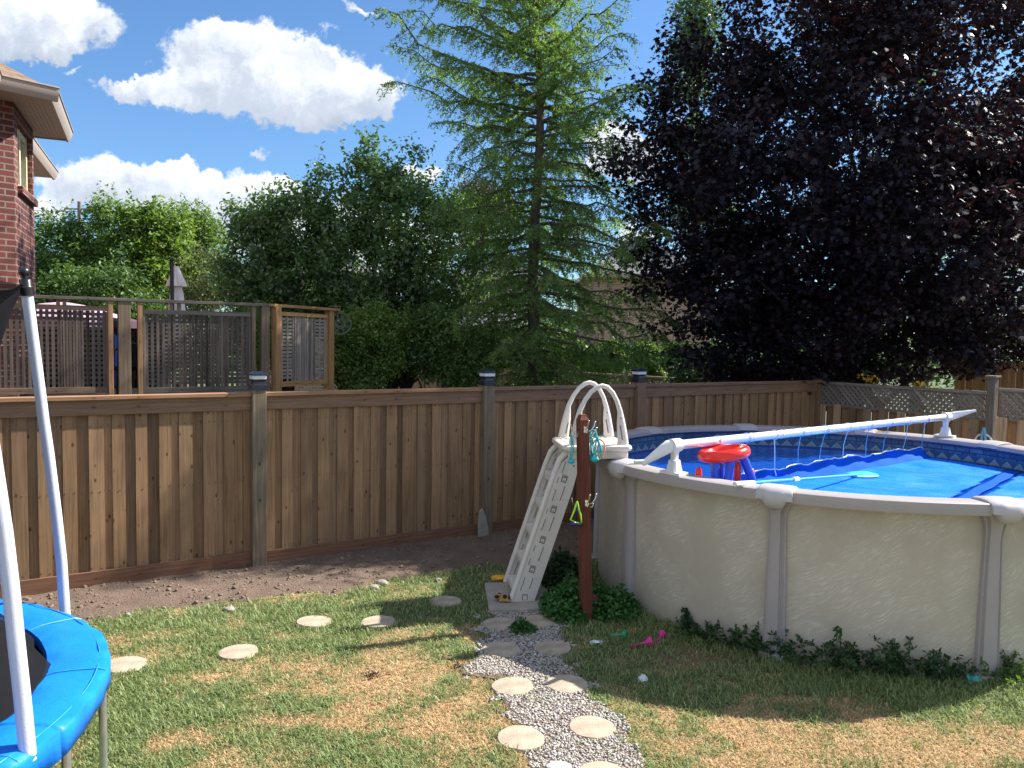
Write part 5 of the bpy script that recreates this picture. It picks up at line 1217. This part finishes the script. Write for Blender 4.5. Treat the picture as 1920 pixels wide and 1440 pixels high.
# ================================================================== TREES
def blob(x, y, rpx, Y_, dY=0.): c = A(x, y, Y_+dY); return (c[0], c[1], c[2], rpx*(Y_+dY)/FPX)
def tree(label, cat, base, blobs, ncl, clr, per, lsize, shape, mat, trunk_r=.1, nb=26, bark='bark', group=None, name='tree', upb=.5, flat=.75, lean=(0, 0), stems=1, tip=0., shoots=0):
    base = np.array([base[0], base[1], 0.]); t = thing(name, base, label, cat, group)
    P_, C, d = clump_points(blobs, ncl, clr, per, flat=flat)
    if shoots:
        vol = np.array([q[3]**1.6 for q in blobs]); vol /= vol.sum(); SPt = []; SD = []
        for _ in range(shoots):
            q = blobs[rng.choice(len(blobs), p=vol)]; dd = rng.normal(size=3); dd[2] = abs(dd[2])*1.1+.15; dd = dd/np.linalg.norm(dd); ln = (.30+.5*rng.random())*clr*2.0; u_ = unit(dd*.8+np.array([0, 0, .5])+rng.normal(size=3)*.2)
            m2 = int(ln/lsize*3.2); tt = (np.arange(m2)+rng.random(m2))/m2; SPt.append(np.array(q[:3])+dd*q[3]*.97+np.outer(tt, u_)*ln+rng.normal(size=(m2, 3))*lsize*.42*(1.1-tt[:, None]*.6)); SD.append(np.repeat(dd[None], m2, 0))
        P_ = np.concatenate([P_]+SPt); d = np.concatenate([d]+SD)
    ok = P_[:, 2] > .1; P_, d = P_[ok], d[ok]
    leaves('crown', P_, lsize, shape, mat, t, upb=upb, outw=d*.8, tip=tip)
    top = max(q[2] for q in blobs); cx_ = np.mean([q[0] for q in blobs]); cy_ = np.mean([q[1] for q in blobs]); mb = MB()
    for k in range(stems):
        b0_ = base+np.array([(k-(stems-1)/2)*trunk_r*2.2, 0, 0]); tp = np.array([cx_+(k-(stems-1)/2)*.8, cy_, top*.8]); pts = []
        for t_ in np.linspace(0, 1, 8): pts.append(b0_*(1-t_)+tp*t_+np.array([lean[0]*math.sin(t_*3), lean[1]*math.sin(t_*3), 0])+rng.normal(size=3)*trunk_r*.4*(t_ > .1))
        mb.tube(pts, [trunk_r*(1.15-.9*t_) for t_ in np.linspace(0, 1, 8)], 9)
        sel = C[rng.choice(len(C), min(nb, len(C)), replace=False)]
        for c_ in sel:
            h_ = min(.85, max(.12, (c_[2]-.6)/top*.75)); st_ = pts[int(h_*7)]; branchset(mb, st_, [c_], trunk_r*.38*(1.1-h_))
    mb.build('trunk', bark, t, smooth=60); return t
# dark purple maple
MY = 13.2
mbl = [blob(1570, 330, 330, MY, .4), blob(1340, 240, 150, MY), blob(1300, 420, 130, MY), blob(1370, 560, 150, MY), blob(1600, 570, 175, MY, -.4), blob(1800, 470, 220, MY, -.3), blob(1760, 180, 260, MY, -.2),
       blob(1500, 60, 190, MY, .3), blob(1225, 305, 85, MY, -.2), blob(1185, 235, 34, MY), blob(1205, 200, 42, MY, .2), blob(1150, 290, 32, MY), blob(1190, 480, 30, MY), blob(1930, 300, 200, MY), blob(1800, 610, 95, MY, -.8), blob(1690, 650, 70, MY, -1.0), blob(1390, 640, 100, MY, .3), blob(1700, -120, 260, MY, .4), blob(1450, 690, 50, MY, .2), blob(1290, 140, 75, MY), blob(1890, 640, 36, MY, -1.2), blob(1600, 300, 200, MY, -2.0), blob(1750, 420, 160, MY, -2.0),
       blob(1330, 690, 50, MY, .4), blob(1430, 650, 85, MY), blob(1500, 690, 60, MY), blob(1380, 590, 80, MY, .5), blob(1560, 620, 100, MY, .8), blob(1620, 640, 90, MY), blob(1840, 600, 110, MY, .6), blob(1930, 480, 140, MY, .5), blob(1560, 680, 90, MY, .4), blob(1750, 640, 90, MY, .2), blob(1900, 560, 120, MY, .4), blob(1440, 380, 190, MY, -1.3), blob(1500, 520, 150, MY, -1.0), blob(1270, 500, 80, MY)]
tree('huge maple with dark purple leaves filling the right of the sky', 'tree', A(1605, 700, MY+.5)[:2], mbl, 1400, .43, 104, .080, 'maple', 'leaf_maple', .20, 44, 'bark_dark', name='purple_maple', upb=.9, flat=.6, tip=.3)
# pear trees
py_ = 14.2; grp = 'broadleaf trees behind the deck'
tree('tall glossy green pear tree with ragged twin peaks left of the larch', 'tree', A(745, 700, py_)[:2], [blob(690, 335, 46, py_), blob(697, 276, 20, py_), blob(775, 305, 24, py_), blob(765, 350, 30, py_), blob(640, 410, 62, py_), blob(770, 430, 100, py_), blob(835, 405, 46, py_), blob(700, 520, 125, py_), blob(820, 520, 95, py_), blob(818, 330, 12, py_), blob(612, 330, 20, py_), blob(690, 610, 80, py_), blob(800, 610, 70, py_), blob(730, 360, 40, py_), blob(660, 300, 14, py_)],
     520, .25, 62, .088, 'diamond', 'leaf_pear', .10, 40, 'bark_dark', grp, 'pear_tree', stems=2, shoots=420)
tree('shorter dark green pear tree rising behind the deck end', 'tree', A(560, 700, py_)[:2], [blob(560, 430, 70, py_), blob(490, 430, 45, py_), blob(497, 385, 18, py_), blob(480, 520, 70, py_), blob(560, 540, 90, py_), blob(450, 400, 14, py_), blob(600, 360, 26, py_), blob(520, 600, 70, py_), blob(430, 430, 12, py_)],
     340, .24, 62, .088, 'diamond', 'leaf_pear', .09, 30, 'bark_dark', grp, 'pear_tree', shoots=260)
# hedgerow trees behind the deck
hy = 21.; grp = 'trees of the far hedgerow'
tree('dense dark olive tree beside the brick house', 'tree', A(110, 640, hy)[:2], [blob(110, 480, 62, hy), blob(85, 435, 28, hy), blob(140, 560, 80, hy), blob(60, 560, 60, hy), blob(150, 440, 30, hy)], 260, .36, 50, .12, 'diamond', 'leaf_mid', .13, 20, group=grp, name='hedge_tree', shoots=150)
tree('feathery light green tree with a wispy top left of the yellow one', 'tree', A(215, 640, hy)[:2], [blob(215, 425, 38, hy), blob(195, 388, 20, hy), blob(232, 390, 14, hy), blob(225, 490, 70, hy), blob(180, 520, 50, hy)], 220, .30, 50, .10, 'diamond', 'leaf_light', .09, 18, group=grp, name='hedge_tree', shoots=150)
tree('yellow green tree in the middle of the hedgerow', 'tree', A(295, 640, hy)[:2], [blob(285, 440, 44, hy), blob(280, 400, 22, hy), blob(325, 440, 34, hy), blob(310, 500, 60, hy), blob(270, 550, 60, hy)], 230, .32, 50, .12, 'diamond', 'leaf_yellow', .09, 18, group=grp, name='hedge_tree', shoots=150)
tree('pale green feathery tree at the right end of the hedgerow', 'tree', A(365, 640, hy+1)[:2], [blob(350, 420, 26, hy+1), blob(375, 440, 36, hy+1), blob(340, 398, 14, hy+1), blob(400, 460, 34, hy+1), blob(380, 520, 60, hy+1)], 190, .30, 50, .10, 'diamond', 'leaf_light', .08, 18, group=grp, name='hedge_tree', shoots=150)
tree('half bare brownish shrub behind the closed umbrella', 'shrub', A(385, 640, 16.)[:2], [blob(380, 520, 55, 16.), blob(430, 510, 42, 16.), blob(350, 560, 40, 16.), blob(420, 570, 50, 16.)], 110, .26, 50, .06, 'diamond', 'leaf_dry', .05, 40, name='shrub')
tree('bushy mid green shrub above the left deck screen', 'shrub', A(150, 640, 17.)[:2], [blob(140, 560, 60, 17.), blob(220, 560, 60, 17.), blob(90, 590, 50, 17.), blob(270, 580, 40, 17.)], 170, .27, 55, .09, 'diamond', 'leaf_mid', .06, 14, name='shrub', shoots=80)
tree('bright green bush beside the deck end screen', 'shrub', A(487, 700, 12.6)[:2], [blob(485, 610, 32, 12.6), blob(470, 660, 40, 12.6), blob(540, 660, 40, 13.2), blob(440, 600, 30, 13)], 80, .22, 70, .05, 'diamond', 'leaf_light', .04, 10, name='shrub')
tree('leafy green bush right of the deck end, below the pear tree', 'shrub', A(690, 720, 12.6)[:2], [blob(690, 650, 62, 12.6), blob(650, 690, 40, 12.6), blob(735, 620, 38, 12.6), blob(700, 600, 26, 12.6), blob(640, 640, 30, 12.8), blob(730, 680, 30, 12.6), blob(680, 710, 30, 12.4)], 260, .18, 60, .062, 'diamond', 'leaf_light', .04, 24, name='shrub', shoots=160)
tree('blue green bush between the leafy bush and the larch', 'shrub', A(835, 720, 12.8)[:2], [blob(830, 640, 52, 12.8), blob(800, 680, 34, 12.8), blob(880, 680, 40, 12.8), blob(800, 600, 22, 12.8), blob(900, 640, 30, 13.2), blob(860, 705, 26, 12.6)], 240, .18, 55, .062, 'diamond', 'leaf_mid', .04, 20, name='shrub', shoots=120)
tree('low glossy dark hedge behind the lattice fence beyond the ladder arches', 'hedge', A(1120, 720, 21.)[:2], [blob(1030, 678, 26, 21.5), blob(1090, 668, 24, 21.5), blob(1150, 668, 24, 21), blob(1210, 670, 26, 20), blob(1270, 674, 28, 19), blob(1330, 678, 28, 18), blob(1120, 690, 26, 21.5), blob(1220, 695, 26, 20)], 230, .26, 60, .10, 'round', 'leaf_mid', .04, 10, name='hedge')
tree('russet leaved small tree glimpsed behind the larch', 'tree', A(905, 640, 18.)[:2], [blob(900, 380, 42, 18.), blob(945, 400, 30, 18.), blob(1060, 440, 30, 18), blob(900, 440, 34, 18)], 110, .34, 70, .08, 'diamond', 'leaf_russet', .09, 14, name='tree')
tree('slender poplar top rising behind the maple', 'tree', A(1305, 640, 34.)[:2], [blob(1300, 90, 40, 34.), blob(1308, 20, 38, 34.), blob(1315, -60, 36, 34), blob(1310, -130, 26, 34), blob(1290, 150, 40, 34), blob(1310, 260, 50, 34), blob(1310, 400, 60, 34)], 260, .62, 80, .15, 'diamond', 'leaf_poplar', .25, 20, name='poplar')
tree('green tree shining through gaps behind the upper right of the maple', 'tree', A(1720, 640, 20.)[:2], [blob(1690, 130, 70, 20.), blob(1760, 330, 120, 20.), blob(1880, 420, 120, 20.), blob(1640, 430, 110, 20), blob(1820, 560, 90, 20)], 180, .50, 60, .12, 'diamond', 'leaf_light', .15, 20, name='tree')
tree('dark evergreen shrub mass under the maple behind the corner of the fences', 'shrub', A(1480, 720, 14.6)[:2], [blob(1440, 680, 55, 15.), blob(1520, 690, 45, 15.), blob(1380, 690, 50, 15.5), blob(1300, 700, 36, 15.5), blob(1600, 690, 50, 15.5), blob(1700, 680, 40, 15.5)], 160, .30, 80, .07, 'diamond', 'leaf_dark', .05, 12, name='shrub')
# yellow flowers by the lattice
for (x, y, l) in ((1630, 713, 'yellow flowering perennial under the maple trunk'), (1733, 727, 'yellow bloom above the lattice rail')):
    q = A(x, y, 12.6); t = thing('flowering_plant', (q[0], q[1], 0), l, 'plant'); mb = MB(); mb.tube([V(q[0], q[1], 0), q], .008, 5); mb.build('stem', 'leaf_vine', t)
    P_ = q+rng.normal(size=(60, 3))*V(.10, .06, .05); leaves('foliage', P_, .05, 'round', 'hydrangea', t, upb=.3); P_ = q+rng.normal(size=(120, 3))*V(.16, .1, .16)-V(0, 0, .2); leaves('foliage', P_, .06, 'diamond', 'leaf_mid', t)  # first foliage mesh is the yellow blossoms, second one the leaves
# far tree line hiding the horizon
n = 42000; Xf = rng.uniform(-42, 46, n); hgt = 2.6+2.2*fbm(Xf*.25, Xf*0, 4); Pf_ = np.stack([Xf, 43+rng.normal(size=n)*1.2, hgt*rng.random(n)**.7], 1)
tag(leaves('far_tree_line', Pf_, .30, 'diamond', 'leaf_mid', None, upb=.3, loc=(0, 43, 0)), 'low distant tree line behind the houses', 'tree line', kind='stuff')
# larch
LY = 13.6; lb = A(1000, 722, LY); lt = A(1001, 100, LY); LX = lb[0]; PXM = FPX/LY
la = thing('larch', (lb[0], lb[1], 0), 'tall feathery green larch with drooping needle branches in the middle of the picture', 'tree')
ztop = 10.4; tax = lambda z: np.array([LX+.04*math.sin(z*1.3)+(.0 if z < 7 else -.05*(z-7)), LY+.03*math.sin(z*2.1), z])
mb = MB(); zs_ = np.linspace(0, ztop, 26); mb.tube([tax(z) for z in zs_], [.118*(1-z/ztop)**.8+.010 for z in zs_], 12)
def ext(z, side):   # half width of the crown to the left (-1) and right (+1)
    if side < 0: return np.interp(z, [1.2, 1.9, 2.7, 3.6, 4.6, 5.3, 5.75, 6.2, 6.7, 7.4, 8.1, 8.6, 10.4], [.8, 1.25, 1.55, 1.6, 1.5, 1.5, 1.25, 1.7, 2.5, 2.7, 2.9, 2.3, .3])
    return np.interp(z, [1.2, 1.9, 2.7, 3.6, 4.6, 5.3, 5.75, 6.2, 6.7, 7.4, 8.1, 8.6, 10.4], [.9, 1.7, 2.2, 2.1, 2.0, 1.85, 1.35, 1.35, 1.5, 1.55, 1.6, 1.45, .3])
NP = []; ND = []; nbr = 175
for i in range(nbr):
    z = 1.5+(ztop-1.9)*((i+rng.random())/nbr); az = i*2.39996+rng.normal()*.2; dx, dy_ = math.cos(az), math.sin(az)
    L_ = (ext(z, -1)*max(0, -dx)+ext(z, 1)*max(0, dx)+1.45*abs(dy_)*(1-.25*abs(z-4)/6))*(.72+.38*rng.random())
    if z > 8.3: L_ *= .8
    up_ = np.interp(z, [1.5, 3.5, 5.5, 7.5, 10], [-.05, .02, .10, .35, .7]); p0 = tax(z-L_*up_*.6); pts = []
    for k in range(9):
        t_ = k/8; drop = -.22*t_**1.5*L_*(1 if z < 6 else .25)+up_*t_*L_*.8+.06*L_*(t_ > .85)
        pts.append(p0+np.array([dx*L_*t_, dy_*L_*t_, drop])+rng.normal(size=3)*.012*k)
    mb.tube(pts, [.028*(1-.85*k/8)*(.6+.25*L_) for k in range(9)], 5)
    pts = np.array(pts); m_ = int(L_*(30 if z > 5.6 else 31)); side = np.array([-dy_, dx, 0])
    for j in range(m_):
        t_ = .10+.90*((j+rng.random())/m_); f_ = t_*8; k = min(7, int(f_)); b_ = pts[k]*(1-(f_-k))+pts[k+1]*(f_-k)
        sl2 = (.18+.36*rng.random())*(1.15-.5*t_); sg = rng.choice((-1, 1)); dr = -(.35+.9*rng.random()) if z < 6 else -(.1+.7*rng.random())
        dv = unit(side*sg*(.5+.5*rng.random())+np.array([dx, dy_, 0])*(.3+.5*rng.random())+np.array([0, 0, dr]))
        if j % 3 == 0: mb.tube([b_, b_+dv*sl2*.5+np.array([0, 0, .01]), b_+dv*sl2], [.004, .003, .0015], 3, caps=False)
        nt = int(sl2/.018); nt = int(nt*.72); tt = (np.arange(nt)+rng.random(nt))/nt; q = b_+np.outer(tt, dv)*sl2+np.outer(tt**2, (0, 0, -.05)); q = np.repeat(q, 2, 0)
        NP.append(q+rng.normal(size=q.shape)*.006); ND.append(np.repeat((dv*.35)[None], len(q), 0)+rng.normal(size=q.shape)*.55)
mb.build('trunk', 'bark', la, smooth=60)
NP = np.concatenate(NP); ND = np.concatenate(ND); T0 = LEAFSHAPE['needle']; LEAFSHAPE['needle'] = ([(0, .11, 0), (.6, .13, 0), (1, 0, 0), (.6, -.13, 0), (0, -.11, 0)], 5)
print('larch needles', len(NP))
leaves('needles', NP, .052, 'needle', 'leaf_larch', la, upb=.2, tdir=ND)

# ================================================================== PLANTS AT THE POOL, TOYS
def leafy(label, cx_, cy_, rx, ry, h, n_, sz, mat, name='leafy_vine', cat='vine', shape='round'):
    t = thing(name, (cx_, cy_, 0), label, cat); a = rng.random(n_)*6.283; rr = rng.random(n_)**.6; x = cx_+rx*rr*np.cos(a); y = cy_+ry*rr*np.sin(a)
    zz_ = h*(1-.75*rr**2)*(.25+.75*rng.random(n_)**.7)*(.25+1.5*fbm(x*9, y*9, 3)); ok = np.hypot(x-PC[0], y-PC[1]) > RW+.02
    P_ = np.stack([x, y, zz_+.01], 1)[ok]; leaves('foliage', P_, sz, shape, mat, t, upb=1.0); mb = MB()
    for k in range(14):
        q = P_[rng.integers(len(P_))]; b_ = V(cx_+(q[0]-cx_)*.4, cy_+(q[1]-cy_)*.4, 0); mb.tube([b_, (b_+q)/2+V(0, 0, .03), q], .0035, 4)
    mb.build('stem', 'leaf_vine', t); return t
leafy('dense low leafy vine left of the red post beside the slab', .50, 6.62, .23, .38, .25, 2300, .031, 'leaf_vine')
leafy('leafy vine climbing the pool wall right of the red post', .87, 6.58, .26, .25, .25, 2000, .031, 'leaf_vine')
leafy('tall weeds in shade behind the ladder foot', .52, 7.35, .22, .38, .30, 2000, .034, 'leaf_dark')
q = G(980, 1186); leafy('small clover tuft growing in the gravel between the shaded stones', q[0], q[1], .115, .12, .075, 500, .024, 'leaf_vine', 'clover', 'clover')
def weed(x, y, h, label, mat='leaf_dark', sp=.12, ns=6, sz=.036):
    t = thing('weed', (x, y, 0), label, 'weed', 'weeds along the pool wall'); mb = MB(); P_ = []; 
    for k in range(ns):
        d_ = rng.normal(size=2)*sp; hh_ = h*(.5+.6*rng.random()); pts = [V(x, y, 0)+V(d_[0], d_[1], 0)*q**1.3+V(0, 0, hh_*q) for q in np.linspace(0, 1, 6)]
        for p_ in pts:
            rr = math.hypot(p_[0]-PC[0], p_[1]-PC[1]); 
            if rr < RW+.02: v2 = (p_[:2]-PC[:2])/rr*(RW+.025); p_[0], p_[1] = PC[0]+v2[0], PC[1]+v2[1]
        mb.tube(pts, .0028, 4)
        for q in np.linspace(.2, 1, 9):
            f_ = q*5; i_ = min(4, int(f_)); b_ = pts[i_]*(1-f_+i_)+pts[i_+1]*(f_-i_)
            for _ in range(4 if q < .95 else 6): P_.append(b_)
    mb.build('stem', 'leaf_vine', t); P_ = np.array(P_)+rng.normal(size=(len(P_), 3))*.006; leaves('foliage', P_, sz, 'diamond', mat, t, upb=.6)
wd = [(-2.42, .17, 'bushy weed at the pool wall between the pink toys and the middle pool post'), (-2.33, .13, 'low weed just right of the pink toys'), (-2.25, .17, 'weed close to the left side of the middle pool post'), (-2.17, .24, 'upright weed hugging the left edge of the middle pool post'), (-2.10, .20, 'weed at the foot of the middle pool post'),
      (-2.02, .22, 'weed just right of the middle pool post'), (-1.93, .30, 'tallest weed, leaning right against the right hand wall panel'), (-1.86, .18, 'sparse weed beside the tallest leaning one'), (-1.79, .24, 'bushy weed in the middle of the right wall panel'), (-1.73, .26, 'upright weed right of the panel middle'), (-1.67, .20, 'weed left of the right hand pool post'), (-1.60, .17, 'weed near the foot of the right hand pool post'), (-1.50, .22, 'grassy weed at the foot of the right hand pool post'), (-1.42, .18, 'sunlit weed at the far right of the pool base')]
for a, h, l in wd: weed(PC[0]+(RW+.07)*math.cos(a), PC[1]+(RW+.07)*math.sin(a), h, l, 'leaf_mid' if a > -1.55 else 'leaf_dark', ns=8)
# plush toy on the slab
q = G(945, 1127, .05); pl = thing('plush_toy', q, 'gold and black plush toy lying on the slab beside the ladder foot', 'plush toy'); mb = MB()
for c_, r_ in (((0, 0, .028), (.055, .036, .030)), ((-.052, .01, .035), (.030, .028, .027)), ((.035, -.035, .015), (.030, .013, .013)), ((-.02, -.038, .014), (.028, .013, .013)), ((.05, .03, .016), (.026, .013, .014)), ((-.075, .005, .028), (.014, .014, .012)), ((.075, .0, .02), (.028, .009, .009))): mb.ball(q+V(*c_), r_, 12, 8)
o = mb.build('body', 'plush_gold', pl, smooth=80); rm = o.modifiers.new('r', 'REMESH'); rm.mode = 'VOXEL'; rm.voxel_size = .005; rm.use_smooth_shade = True
mb = MB(); mb.ball(q+V(-.062, -.028, .05), (.024, .010, .014), 10, 8); mb.ball(q+V(-.045, .035, .05), (.018, .009, .014), 10, 8); mb.build('ear', 'plush_dark', pl, smooth=80)
mb = MB(); mb.ball(q+V(.005, -.012, .044), (.022, .028, .017), 10, 8); mb.ball(q+V(.042, .0, .034), (.014, .030, .018), 10, 8); mb.build('patch', 'plush_dark', pl, smooth=80)
crumple('yellow_cloth', G(937, 1086, .02), .085, .065, .035, 'yellow_cloth', 'crumpled yellow cloth on the soil left of the ladder', 'cloth', 7)
P_ = G(940, 1093, .01)+rng.normal(size=(60, 3))*V(.06, .03, .006); 
def cone_toy(px_, py2, col, label, a_, L_=.13, r_=.035):
    q = G(px_, py2, .03); d_ = V(math.cos(a_), math.sin(a_), .12); d_ = unit(d_); t = thing('sand_toy', (q[0], q[1], 0), label, 'sand toy'); s_ = unit(np.cross(d_, (0, 0, 1))); v2 = np.cross(s_, d_)
    mb = MB(); mb.lathe([(.004, -L_*.5), (.010, -L_*.48), (.008, 0), (.014, L_*.2), (r_, L_*.5), (r_*.9, L_*.5), (.008, L_*.2)], q, 16, (s_, v2, d_), caps=False); mb.build('funnel', col, t, smooth=50)
    mb = MB(); mb.tube([q-d_*L_*.5+s_*.022*math.cos(a)+d_*.022*math.sin(a) for a in np.linspace(0, 6.283, 14, endpoint=False)], .005, 6, closed=True); mb.build('handle', col, t, smooth=50)
cone_toy(1203, 1207, 'toy_pink', 'bright pink funnel shaped toy lying on the soil near the pool wall', .3, .15, .045)
cone_toy(1237, 1196, 'toy_pink', 'second pink toy right up against the pool wall weeds', 1.1, .13, .035)
cone_toy(1160, 1190, 'toy_green', 'green plastic sand toy among the vine leaves right of the red post', -.2, .12, .04)
crumple('paper_scrap', G(1205, 1276, .01), .035, .045, .035, 'paper', 'crumpled white paper scrap in the shaded grass below the pink toys', 'paper scrap', 5)
crumple('paper_scrap', G(1118, 1207, .01), .05, .03, .03, 'paper', 'white scrap lying below the red post', 'paper scrap', 9)
crumple('paper_scrap', G(1048, 1441, .03), .07, .04, .03, 'paper', 'white scrap on the gravel cut by the bottom edge', 'paper scrap', 12)
crumple('toy_pouch', G(1826, 1279, .02), .055, .05, .055, 'toy_teal', 'teal plastic pouch lying in the grass at the foot of the right pool post', 'pouch', 2)
for (x, y, s_, l) in ((697, 1266, .05, 'dry grey leaf cluster in the straw grass left of the stones'), (860, 1250, .06, 'dried purple grey plant bits at the left edge of the gravel')):
    q = G(x, y, .02); P_ = q+rng.normal(size=(70, 3))*V(s_*.5, s_*.4, .012); t = leaves('dead_leaves', P_, .022, 'diamond', 'leaf_russet', None, loc=(q[0], q[1], 0)); tag(t, l, 'dead leaves')
